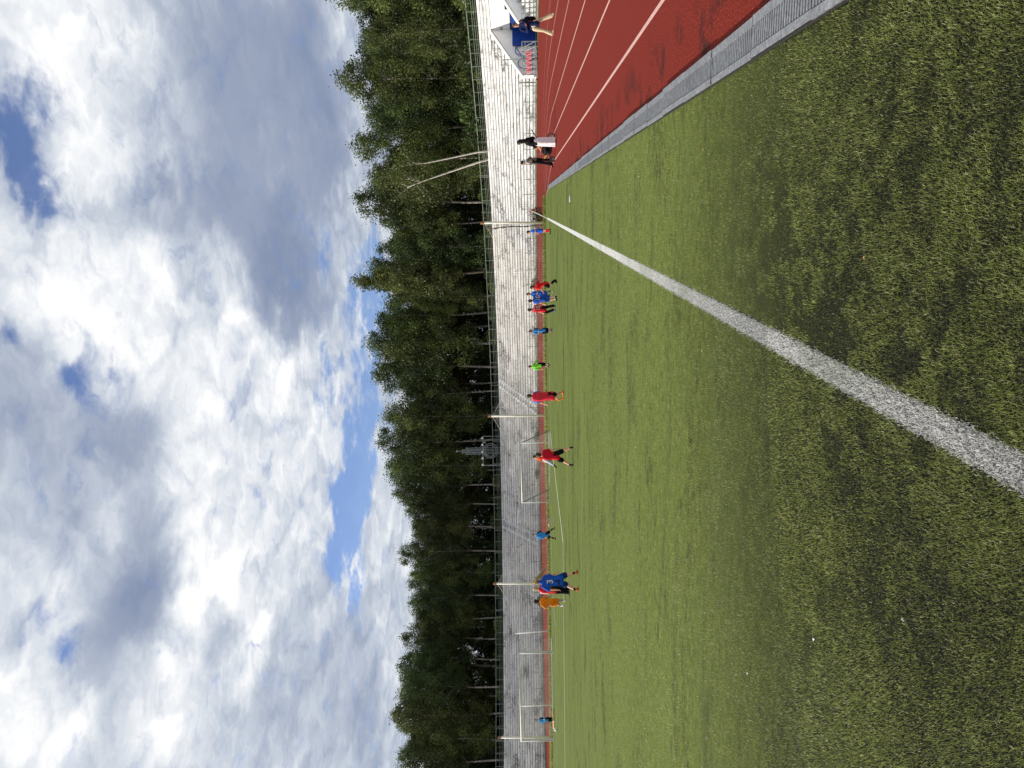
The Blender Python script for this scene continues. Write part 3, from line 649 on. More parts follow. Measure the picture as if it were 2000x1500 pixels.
for i in range(3):
    (x0, y0), (x1, y1) = NP[i], NP[i+1]; L = math.hypot(x1-x0, y1-y0); n = int(L/.115)
    for j in range(n+1):
        s = j/n; x = x0+(x1-x0)*s; y = y0+(y1-y0)*s+.12*math.sin(s*40); z = nettop(s, L)
        vt.tube([(x, y, .02), (x, y+.04*math.sin(j), z*.5), (x, y, z)], .0042, 3, False)
    zz = .05
    while zz < 4.2:
        seg = []
        for j in range(0, n+1, 3):
            s = j/n
            if nettop(s, L) >= zz: seg.append((x0+(x1-x0)*s, y0+(y1-y0)*s+.12*math.sin(s*40), zz))
            else:
                if len(seg) > 1: hz_.tube(seg, .0042, 3, False)
                seg = []
        if len(seg) > 1: hz_.tube(seg, .0042, 3, False)
        zz += .115
    hz_.tube([(x0+(x1-x0)*s, y0+(y1-y0)*s, nettop(s, L)) for s in np.linspace(0, 1, 30)], .010, 4)
vt.v += [(v[0], v[1], v[2]) for v in hz_.v]; o_ = len(vt.v)-len(hz_.v); vt.f += [tuple(i+o_ for i in f) for f in hz_.f]
vt.build('mesh_panel', STR, net)
b = MB(); pts = []
for i, z in enumerate(np.linspace(.1, 4.2, 26)): pts.append((NP[0][0]-.22-.12*math.exp(-((z-3.7)/.45)**2)-.015*math.sin(z*5), NP[0][1]-.02, z))
b.tube(pts, [.05+.02*math.sin(i*1.9) for i in range(26)], 6); b.build('gathered_edge', plain('grey_net_bundle', srgb(118, 104, 96), .9, .4, 14), net)

GOALP = plain('worn_goal_paint', (.60, .60, .54), .6, .15, 4)
def goal(name, cx, y, wd, h, depth, label, r=.052, style='box', rz=0.):
    e = empty(name, (cx, y, 0), rz); tag(e, label, 'goal'); tw = MB()
    for s in (-1, 1):
        b = MB(); b.tube([(s*wd/2, 0, 0), (s*wd/2, 0, h)], r, 10); b.build('post', GOALP, e, True)
    b = MB(); b.tube([(-wd/2-r, 0, h), (wd/2+r, 0, h)], r, 10); b.build('crossbar', GOALP, e, True)
    b = MB(); b.tube([(-wd/2, depth, .04), (wd/2, depth, .04)], .03, 6)
    for s in (-1, 1): b.tube([(s*wd/2, 0, .04), (s*wd/2, depth, .04)], .03, 6)
    b.build('ground_frame', GOALP, e)
    st = .115; zt = h-.03
    if style == 'box':
        prof = [(0, zt), (depth*.55, zt-.12), (depth*.98, .05)]
    else: prof = [(0, zt), (depth, .05)]
    def along(s):
        ln = [0]
        for (a0, b0), (a1, b1) in zip(prof[:-1], prof[1:]): ln.append(ln[-1]+math.hypot(a1-a0, b1-b0))
        q = s*ln[-1]; i = min(int(np.searchsorted(ln, q, 'right'))-1, len(prof)-2); f_ = (q-ln[i])/(ln[i+1]-ln[i])
        return prof[i][0]*(1-f_)+prof[i+1][0]*f_, prof[i][1]*(1-f_)+prof[i+1][1]*f_, ln[-1]
    n = int(wd/st); T = along(0)[2]; k = int(T/st)
    for i in range(n+1):
        x = -wd/2+wd*i/n; tw.tube([(x+.03*math.sin(i*.7+q*3), along(q)[0], along(q)[1]-.10*math.sin(q*3.14)*math.sin(i*.35)**2) for q in np.linspace(0, 1, 7)], .0026, 3, False)
    for j in range(k+1):
        a, z, _ = along(j/k); tw.tube([(-wd/2+wd*i/8, a, z-.10*math.sin(j/k*3.14)*math.sin(i/8*n*.35)**2) for i in range(9)], .0026, 3, False)
    for s in (-1, 1):
        for j in range(1, k):
            a, z, _ = along(j/k); tw.tube([(s*wd/2, a, z), (s*wd/2, a*.0, z)], .0026, 3, False)
        m_ = int(depth/st)
        for i in range(1, m_):
            a = depth*i/m_; zz = np.interp(a, [q[0] for q in prof], [q[1] for q in prof]); tw.tube([(s*wd/2, a, .04), (s*wd/2, a, zz)], .0026, 3, False)
    tw.build('goal_net', STR, e)
    return e
g1 = goal('football_goal', gx, YG+.03, 7.32, 2.44, 2.0, 'full-size white football goal with slack net at the left, goalkeeper in its mouth')
for s in (-1, 1):
    b = MB(); b.tube([(s*3.66, .12, 0), (s*3.66, .12, 2.3)], .045, 8); b.build('net_frame', GOALP, g1)
g2 = goal('training_goal', -17.75, 47.55, 4.9, 2.0, 1.5, 'smaller portable white goal with triangular side frames in the middle of the goal line', .038, 'tri', R(-14))
for s in (-1, 1):
    b = MB(); b.tube([(s*2.45, 0, 1.98), (s*2.45, 1.5, .04)], .035, 6); b.build('side_brace', GREENISH, g2)
pole('net_support', -31.9, 50.9, 2.75, .04, WHITE, 'thin leaning white net support right of the big goal', 'pole', 'thin net supports behind the big goal', (-.25, .1))
pole('net_support', -37.5, 49.6, 2.45, .04, WHITE, 'thin white net support rising behind the goalkeeper in the big goal', 'pole', 'thin net supports behind the big goal', (-.1, .05))
pole('flag_post', -7.6, 90.6, 2.9, .05, WHITE, 'slim white post on a white block at the foot of the stand', 'pole', None, (-.25, 0), (.5, .4))
pole('light_post', 12.6, 70.3, 3.1, .05, STEEL, 'slim grey steel post standing in front of the entrance bay', 'pole')
pole('gate_post', 10.95, 72.2, 1.75, .06, GREENISH, 'short green post at the left corner of the entrance bay', 'pole')
# corner flag
cf = empty('corner_flag', (XT, YG, 0)); tag(cf, 'leaning white corner flag pole with a small red flag', 'flag')
b = MB(); b.tube([(0, 0, 0), (.22, .03, .45), (.47, .05, .95), (.50, .05, 1.12)], .022, 8); b.build('pole', WHITE, cf, True)
b = MB()
for s in (-.006, .006): pass
q = [(.36, .05, 1.12), (.50, .05, 1.16), (.62, .09, .78), (.53, .04, .74)]
b.add([Vector(p)+Vector((0, -.006, 0)) for p in q]+[Vector(p)+Vector((0, .006, 0)) for p in q], [(3, 2, 1, 0), (4, 5, 6, 7), (0, 1, 5, 4), (1, 2, 6, 5), (2, 3, 7, 6), (3, 0, 4, 7)]); b.build('flag', cloth(186, 34, 40), cf)
# football, marker pole and cone by the goal, packet and scraps on the turf
fb = empty('football', (-32.0, 40.0, .125)); tag(fb, 'white football lying on the turf in front of the big goal', 'ball')
b = MB(); b.ball((0, 0, 0), .11, 20, 14); b.build('ball_skin', plain('white_leather', (.78, .78, .72), .4, .08, 10), fb, True)
b = MB()
for d in ((.3, -.8, .5), (-.7, -.5, .4), (.6, -.5, -.5), (0, -.9, -.35), (-.2, .2, .95), (.9, .1, .3)):
    d = Vector(d).normalized(); b.ball(d*.101, (.026, .026, .012), 8, 4, (d.orthogonal().normalized(), d.cross(d.orthogonal()).normalized(), d))
b.build('patch', BLACK, fb)
mp = MB(); mp.tube([(-36.9, 46.2, .06), (-35.2, 46.1, .06)], .045, 8); tag(mp.build('marker_pole', plain('orange_plastic', srgb(224, 150, 104), .5, .1, 6), None, True), 'pale orange pole lying on the turf in the mouth of the big goal', 'pole')
kc = MB(); kc.tube([(-35.7, 45.6, .02), (-35.5, 45.6, .30)], [.13, .02], 10); kc.box((-35.72, 45.6, .03), (.06, .3, .06)); tag(kc.build('marker_cone', plain('yellow_plastic', srgb(226, 200, 70), .5, .1, 6), None, True), 'yellow marker cone tipped over near the goalkeeper', 'cone')
lp = MB(); lp.box((-21.7, 48.3, .08), (.55, .2, .12), .3); lp.box((-21.55, 48.3, .17), (.25, .16, .06), .1); lp.ball((-21.9, 48.3, .12), (.14, .1, .09), 10, 6); tag(lp.build('kit_bag', plain('white_red_bag', srgb(206, 170, 160), .7, .3, 7)), 'small white and red bag at the pitch edge beyond the yellow-gloved keeper', 'bag')
pk = empty('packet', (.18, 23.5, .03), .12); tag(pk, 'blue and white plastic packet lying on the turf near the track', 'packet')
b = MB(); b.ball((0, 0, .02), (.115, .055, .022), 16, 8); b.build('wrapper', plain('white_plastic', (.75, .78, .8), .3, .1, 8), pk, True)
b = MB(); b.ball((0, 0, .024), (.08, .04, .0225), 16, 8); b.build('printed_panel', plain('blue_print', srgb(92, 150, 190), .3, .1, 8), pk, True)
scr = [(-.25, 3.2), (-1.6, 2.6), (-2.2, 3.4), (.15, 8.2), (.32, 9.6), (-1.2, 6.0), (-2.6, 6.9), (-3.2, 9.5), (-.5, 14), (-4.2, 14.5), (-.15, 29), (-1.9, 2.05), (.4, 6.2), (-.35, 10.6), (-3.1, 4.4), (-2.7, 12.4), (-6.5, 18), (-1.3, 18.5)]
for i, (x, y) in enumerate(scr):
    b = MB(); a = i*1.3; L = .007+.007*((i*7) % 5)/5; d = Vector((math.cos(a), math.sin(a), 0)); n_ = Vector((-d.y, d.x, 0)); z = .034
    q = [d*-L+n_*L*.3, d*-L*.2-n_*L*.5, d*L-n_*L*.1, d*L*.5+n_*L*.6]
    vs = [Vector((x, y, z))+p+Vector((0, 0, .004*(k % 2))) for k, p in enumerate(q)]; b.add(vs+[v-Vector((0, 0, .003)) for v in vs], [(0, 1, 2, 3), (7, 6, 5, 4), (0, 4, 5, 1), (1, 5, 6, 2), (2, 6, 7, 3), (3, 7, 4, 0)])
    tag(b.build('scrap', plain('pale_scrap' if i % 3 else 'tan_scrap', (.66, .66, .62) if i % 3 else srgb(190, 150, 96), .7, .2, 40)), 'tiny pale scrap of litter lying in the artificial grass', 'litter', 'scraps of litter on the turf')
# dark bush and debris beside the first net pole; weeds at the foot of the stand
def weed(name, c, r, h, n, mat, label, group=None, cat='shrub'):
    v = []; f_ = []; cc = []
    g = np.random.default_rng(int(abs(c[0]*100)))
    P = g.normal(0, 1, (n, 3)); P /= np.linalg.norm(P, axis=1)[:, None]; P *= g.random((n, 1))**.4; P = P*np.array([r, r, h/2])+np.array([0, 0, h/2])
    return leafcloud(name, P, .07 if r < 1.2 else .16, mat, g), label
def leafcloud(name, P, size, mat, g, light=None, droop=0.):
    n = len(P); nrm = g.normal(0, 1, (n, 3)); nrm[:, 2] += .5; nrm /= np.linalg.norm(nrm, axis=1)[:, None]
    t = np.cross(nrm, g.normal(0, 1, (n, 3))); t[:, 2] -= droop; t /= np.linalg.norm(t, axis=1)[:, None]; bt = np.cross(nrm, t)
    s = size*(.6+.8*g.random((n, 1)))
    V = np.empty((n, 4, 3)); V[:, 0] = P-t*s; V[:, 1] = P-bt*s*.55; V[:, 2] = P+t*s; V[:, 3] = P+bt*s*.55
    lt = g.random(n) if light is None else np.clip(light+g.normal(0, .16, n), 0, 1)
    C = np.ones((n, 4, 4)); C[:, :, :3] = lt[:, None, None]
    return npmesh(name, V.reshape(-1, 3), np.arange(n*4), np.full(n, 4), mat, C.reshape(-1, 4))
def bush(c, r, h, n, mat, label, group=None):
    e = empty('shrub', c); tag(e, label, 'shrub', group); me, _ = weed('foliage', c, r, h, n, mat, label); link('foliage', me, e)
    b = MB()
    for i in range(4): a = i*1.6; b.tube([(0, 0, 0), (math.cos(a)*r*.3, math.sin(a)*r*.3, h*.7)], .02, 4)
    b.build('stem', BARKD, e); return e
bush((-.85, 55.2, 0), .8, .9, 500, LEAF[3], 'small dark bush on the verge beside the corner flag')
for (t, l) in ((85.5, 'green weeds at the stand foot just right of the small goal'), (64.2, 'green weeds at the stand foot beside the white post'), (108, 'green weeds at the stand foot right of the big goal'), (90.5, 'green weeds at the stand foot behind the small goal')):
    p = polar(t, -.7); bush(tuple(p), .75, .75, 420, LEAF[1], l)

# ------------------------------------------------------------------ metal flame sculpture behind the stand
sc0 = (-36.6, 108.2); sz0 = 4.75; STEEL2 = plain('light_grey_steel', srgb(160, 166, 164), .4, .15, 5, .2)
sculpt = empty('metal_sculpture', (*sc0, sz0), R(18)); tag(sculpt, 'tall grey pipe sculpture with rings, ball-tipped pipes and white floodlights above the stand', 'sculpture')
H_ = lambda x: 1.477+(1034-x)*113/1442-sz0
px = lambda y: (883-y)*113/1442*.98
for i, (y, top) in enumerate(((877, 912), (880.5, 904), (883, 893), (886, 904), (889, 912))):
    b = MB(); b.tube([(px(y), 0, 0), (px(y), 0, H_(top))], .045, 8); b.build('pipe', STEEL2, sculpt, True)
    b = MB(); b.ball((px(y), 0, H_(top)), .12 if i != 2 else .18, 12, 8); b.build('ball_tip', STEEL2, sculpt, True)
for r_, dy in ((1.12, -.3), (1.12, .3), (.85, -.3), (.85, .3)):
    b = MB(); b.tube([(r_*math.cos(a), dy, H_(959.5)+r_*math.sin(a)) for a in np.linspace(0, 2*math.pi, 33)], .045, 6, False); b.build('ring', STEEL2, sculpt, True)
b = MB()
for z in (944.5, 964): b.tube([(px(854), 0, H_(z)), (px(912), 0, H_(z))], .05, 6)
for y in (854, 912): b.tube([(px(y), 0, H_(944.5)), (px(y), 0, 0)], .05, 6)
b.build('lamp_frame', STEEL2, sculpt)
for y in (857.5, 871, 885, 898, 911):
    b = MB(); b.box((px(y), -.12, H_(943.5)), (.30, .22, .32)); b.box((px(y), -.25, H_(943.5)), (.24, .03, .26)); b.build('floodlight', WHITE, sculpt)

# ------------------------------------------------------------------ the wood behind the stand
def make_tree(seed, kind):
    g = np.random.default_rng(seed); H = 20.
    base, rm, ncl, nl, lsz, droop = dict(birch=(.20, 2.8, 66, 290, .115, 1.0), tall=(.42, 3.0, 58, 290, .115, .7), bushy=(.04, 3.1, 80, 260, .115, .5), aspen=(.30, 2.1, 46, 210, .125, .1), back=(.10, 3.4, 56, 130, .19, .5))[kind]
    tb = MB(); bx, by = g.normal(0, .5, 2); top = Vector((bx, by, H*.97))
    def trunk(t): return Vector((bx*t**1.6+.25*math.sin(t*5+seed), by*t**1.6+.2*math.cos(t*4+seed), H*.97*t))
    tb.tube([trunk(t) for t in np.linspace(0, 1, 12)], [max(.018, (.15*(1-t)**.8+.01)) for t in np.linspace(0, 1, 12)], 7)
    P = []; Lt = []
    def prof(t):
        if kind == 'aspen': return rm*(1.15-t)**.9*(.35+1.2*min(t*3, 1)*.65)
        return rm*min(1, .45+1.4*t)*math.sqrt(max(0, 1-t**2.6))+.25
    for i in range(ncl):
        t = (i+.5*g.random())/ncl; t = t**.9; hh = base+(1-base)*t; a = i*2.39996+g.normal(0, .4)
        rad = prof(t)*((.52+.50*math.sqrt(g.random())) if i % 3 else .1+.4*g.random()); c0 = trunk(max(0, hh-.09)); c = trunk(hh)+Vector((math.cos(a)*rad, math.sin(a)*rad, g.normal(0, .3)))
        if rad > .8 and i % 2 == 0: tb.tube([c0, c0.lerp(c, .55)+Vector((0, 0, .25)), c], [.05*(1-t)+.02, .03*(1-t)+.012, .008], 4)
        m = int(nl*(.6+.8*g.random())*(.55 if t > .93 else 1)); sg = (.31+.24*g.random())*(.8 if t > .9 or kind == 'aspen' else 1)
        q = g.normal(0, 1, (m, 3))*np.array([sg, sg, sg*(1.15+.3*droop)]); q[:, 2] -= droop*.35*np.abs(q[:, 0])+.05
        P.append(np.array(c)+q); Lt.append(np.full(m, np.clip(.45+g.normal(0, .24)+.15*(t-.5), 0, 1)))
    return tb, np.concatenate(P), np.concatenate(Lt), lsz, droop, g
VAR = []
for sd_, kind, lm in ((1, 'birch', 0), (2, 'birch', 0), (3, 'bushy', 0), (4, 'bushy', 1), (5, 'tall', 1), (6, 'tall', 0), (7, 'tall', 1), (8, 'aspen', 2), (9, 'back', 3), (10, 'back', 3), (12, 'birch', 1)):
    tb, P, Lt, lsz, dr_, g = make_tree(sd_, kind)
    tm = tb.mesh('trunk'); tm.materials.append(BARK if kind in ('birch', 'tall', 'bushy') else BARKD); tm.polygons.foreach_set('use_smooth', [True]*len(tm.polygons))
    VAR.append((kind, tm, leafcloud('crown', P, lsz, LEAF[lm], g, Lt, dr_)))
SIL=[(15.5,13.50),(14.3,13.85),(13.3,12.80),(12.3,11.62),(11.0,13.08),(9.0,12.97),(7.6,12.41),(6.2,12.33),(5.2,12.22),(4.0,11.29),(3.0,11.56),(1.5,12.23),(-0.4,12.29),(-1.7,11.62),(-2.7,11.30),(-4.0,12.13),(-5.0,13.01),(-6.0,11.74),(-6.8,11.12),(-7.8,11.81),(-8.9,12.24),(-10.9,12.38),(-12.1,12.07),(-13.4,11.21),(-14.9,11.35),(-16.5,11.22),(-17.3,10.99),(-18.1,11.61),(-20.1,11.61),(-21.7,11.37),(-23.2,10.06),(-24.8,9.66),(-26.3,10.01),(-27.1,9.47),(-28.2,10.31),(-29.3,9.23),(-30.4,9.39),(-31.9,10.08),(-32.9,9.97),(-34.3,10.49),(-35.7,10.42),(-37.7,10.70),(-39.4,10.00),(-40.7,9.44),(-42.2,9.20)]
SA = [a for a, e in SIL][::-1]; SE = [e for a, e in SIL][::-1]
def topz(x, y): return CAMH+math.hypot(x, y)*math.tan(R(float(np.interp(math.degrees(math.atan2(x, y)), SA, SE))))
def tree(loc, var, h, rz, wide, label, group, cat='tree', name='leafy_tree'):
    e = empty(name, loc, rz); tag(e, label, cat, group); k = h/20
    e.scale = (k*wide, k*wide, k)
    link('trunk', VAR[var][1], e); link('crown', VAR[var][2], e); return e
front = []
th = 33.0; rr_ = random.Random(5)
while th < 137:
    d = 14.6+rr_.random()*2.6; front.append((th, d)); th += (3.0+rr_.random()*1.1)/(72*math.pi/180)
si = min(range(len(front)), key=lambda i: abs(polar(*front[i]).x/polar(*front[i]).y-sc0[0]/sc0[1]))
ordn = ['', 'first', 'second', 'third', 'fourth', 'fifth', 'sixth', 'seventh', 'eighth', 'ninth', 'tenth', 'eleventh', 'twelfth', 'thirteenth', 'fourteenth', 'fifteenth', 'sixteenth', 'seventeenth', 'eighteenth', 'nineteenth', 'twentieth', 'twenty-first', 'twenty-second', 'twenty-third', 'twenty-fourth', 'twenty-fifth', 'twenty-sixth', 'twenty-seventh', 'twenty-eighth', 'twenty-ninth', 'thirtieth']
desc = {'birch': 'drooping leafy birch', 'tall': 'tall birch with bare pale trunk', 'bushy': 'bushy birch leafy to the railing', 'aspen': 'narrow spiky brownish aspen', 'back': 'dark leafy tree'}
for i, (t, d) in enumerate(front):
    p = polar(t, d); az_ = math.degrees(math.atan2(p.x, p.y)); dist = math.hypot(p.x, p.y)
    if math.hypot(p.x-sc0[0], p.y-sc0[1]) < 3.2: p = polar(t, d+4)
    if az_ > 2: v = rr_.choice([2, 3, 2, 0, 1, 10])
    elif az_ > -16: v = rr_.choice([4, 5, 6, 0, 5, 6, 3])
    else: v = rr_.choice([4, 5, 6, 6, 1, 4])
    if abs(az_+5.0) < .9: v = 7
    zt = topz(p.x, p.y); h = (zt-4.75)*(1.02-.24*rr_.random()**1.7) if v != 7 else (zt-4.6)*1.02
    nd = si-i
    wh = 'directly behind the metal sculpture' if nd == 0 else '%s front-row tree %s of the metal sculpture' % (ordn[min(abs(nd), 30)], 'right' if nd > 0 else 'left')
    lab = desc[VAR[v][0]]+', '+wh
    tree((p.x, p.y, 4.75), v, h/.99, rr_.random()*6.28, 1.0+.25*rr_.random(), lab, 'front row of trees behind the stand', name='aspen_tree' if v == 7 else 'birch_tree')
for d0, fac, vs in ((19.5, (.78, .98), (0, 2, 3, 4, 10, 1)), (25.5, (.74, .94), (2, 3, 8, 9, 10, 0)), (32, (.70, .90), (8, 9, 3, 8)), (40, (.6, .84), (8, 9, 9))):
    th = 30.+d0*.05
    while th < 139:
        p = polar(th, d0+rr_.random()*3); zt = topz(p.x, p.y)
        h = (zt-4.9)*(fac[0]+(fac[1]-fac[0])*rr_.random())
        # thin the wood at the far left, where the sky shows between the trunks
        az_ = math.degrees(math.atan2(p.x, p.y))
        if not (d0 > 30 and az_ < -33 and rr_.random() < .3):
            tree((p.x, p.y, 4.9), rr_.choice(vs), h, rr_.random()*6.28, 1.0+.3*rr_.random(), 'leafy tree in the shade behind the front row of the wood', 'trees deeper in the wood')
        th += (3.6+rr_.random()*1.5)/((58+d0)*math.pi/180)
# two leaning white birches over the right part of the railing
def lean_birch(base, pts, rad, label, seed):
    e = empty('birch_tree', base); tag(e, label, 'tree'); b = MB(); n = len(pts)
    b.tube(pts, [rad*(1-.75*i/(n-1)) for i in range(n)], 8)
    g = np.random.default_rng(seed); P = []; L_ = []
    for i in range(9):
        a = Vector(pts[-1]).lerp(Vector(pts[-2]), g.random()*.8); c = a+Vector(g.normal(0, .9, 3)); c.z += 1.0
        b.tube([a, a.lerp(c, .5)+Vector((0, 0, .2)), c], [.03, .018, .006], 4)
        P.append(np.array(c)+g.normal(0, .6, (110, 3))); L_.append(np.full(110, .5+g.normal(0, .15)))
    b.build('trunk', plain('pale_birch_bark', srgb(188, 182, 170), .8, .35, 3), e, True)
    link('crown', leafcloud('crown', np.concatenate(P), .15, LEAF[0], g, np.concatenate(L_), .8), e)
pb1 = polar(50.3, 12.6)
def cam_pts(lst, rng_):                       # trunk bends measured as (right, up) metres from the base
    return [(a*.97, a*-.24*.3, b_) for a, b_ in lst]
lean_birch((6.6, 93.6, 4.7), cam_pts([(0, 0), (-.15, 2.2), (-.7, 5.2), (-1.3, 8.6), (-1.4, 10.8)], 0), .13, 'slender white birch bending slightly left over the railing, right one of two', 31)
lean_birch((5.85, 94.2, 4.7), cam_pts([(0, 0), (-.6, 2.4), (-1.7, 6.), (-2.6, 8.9), (-3.4, 11.2)], 0), .15, 'white birch leaning strongly left over the railing, left one of two', 32)
# shrubs right behind the railing
SH = []
for sd_ in range(4):
    g = np.random.default_rng(50+sd_); P = g.normal(0, 1, (900, 3)); P /= np.linalg.norm(P, axis=1)[:, None]; P *= g.random((900, 1))**.35; P = P*np.array([1.5, 1.5, 1.35])+np.array([0, 0, 1.35])
    b = MB()
    for i in range(5): a = i*1.3; b.tube([(0, 0, 0), (math.cos(a)*.4, math.sin(a)*.4, 1.), (math.cos(a)*.9, math.sin(a)*.9, 1.9)], .025, 4)
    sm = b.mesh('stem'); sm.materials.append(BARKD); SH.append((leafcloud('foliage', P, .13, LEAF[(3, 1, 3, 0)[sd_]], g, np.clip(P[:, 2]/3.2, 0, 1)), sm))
th = 31; i = 0
while th < 138:
    p = polar(th, 12.6+rr_.random()*1.2); az_ = math.degrees(math.atan2(p.x, p.y))
    if math.hypot(p.x-sc0[0], p.y-sc0[1]) < 4.5: th += .8; continue
    e = empty('shrub', (p.x, p.y, 4.6), rr_.random()*6); k = (.55+.75*rr_.random())*(1.15 if az_ > 3 else .8); e.scale = (k, k, k*1.1)
    tag(e, 'low leafy shrub growing just behind the top railing', 'shrub', 'shrubs behind the top railing')
    me, sm = SH[i % 4]; link('foliage', me, e); link('stem', sm, e); i += 1
    th += (1.9+rr_.random()*1.6)/(70*math.pi/180)

th = 33; i = 0
while th < 137:                                   # taller undergrowth deeper in the wood
    for dd in (29., 37.):
        p = polar(th+rr_.random(), dd+rr_.random()*3); e = empty('shrub', (p.x, p.y, 4.8), rr_.random()*6); k = 1.3+.8*rr_.random(); e.scale = (k*1.2, k*1.2, k)
        tag(e, 'tall dark shrub in the undergrowth deep inside the wood', 'shrub', 'undergrowth inside the wood')
        me, sm = SH[(0, 2)[i % 2]]; link('foliage', me, e); link('stem', sm, e); i += 1
    th += 3.2/(92*math.pi/180)

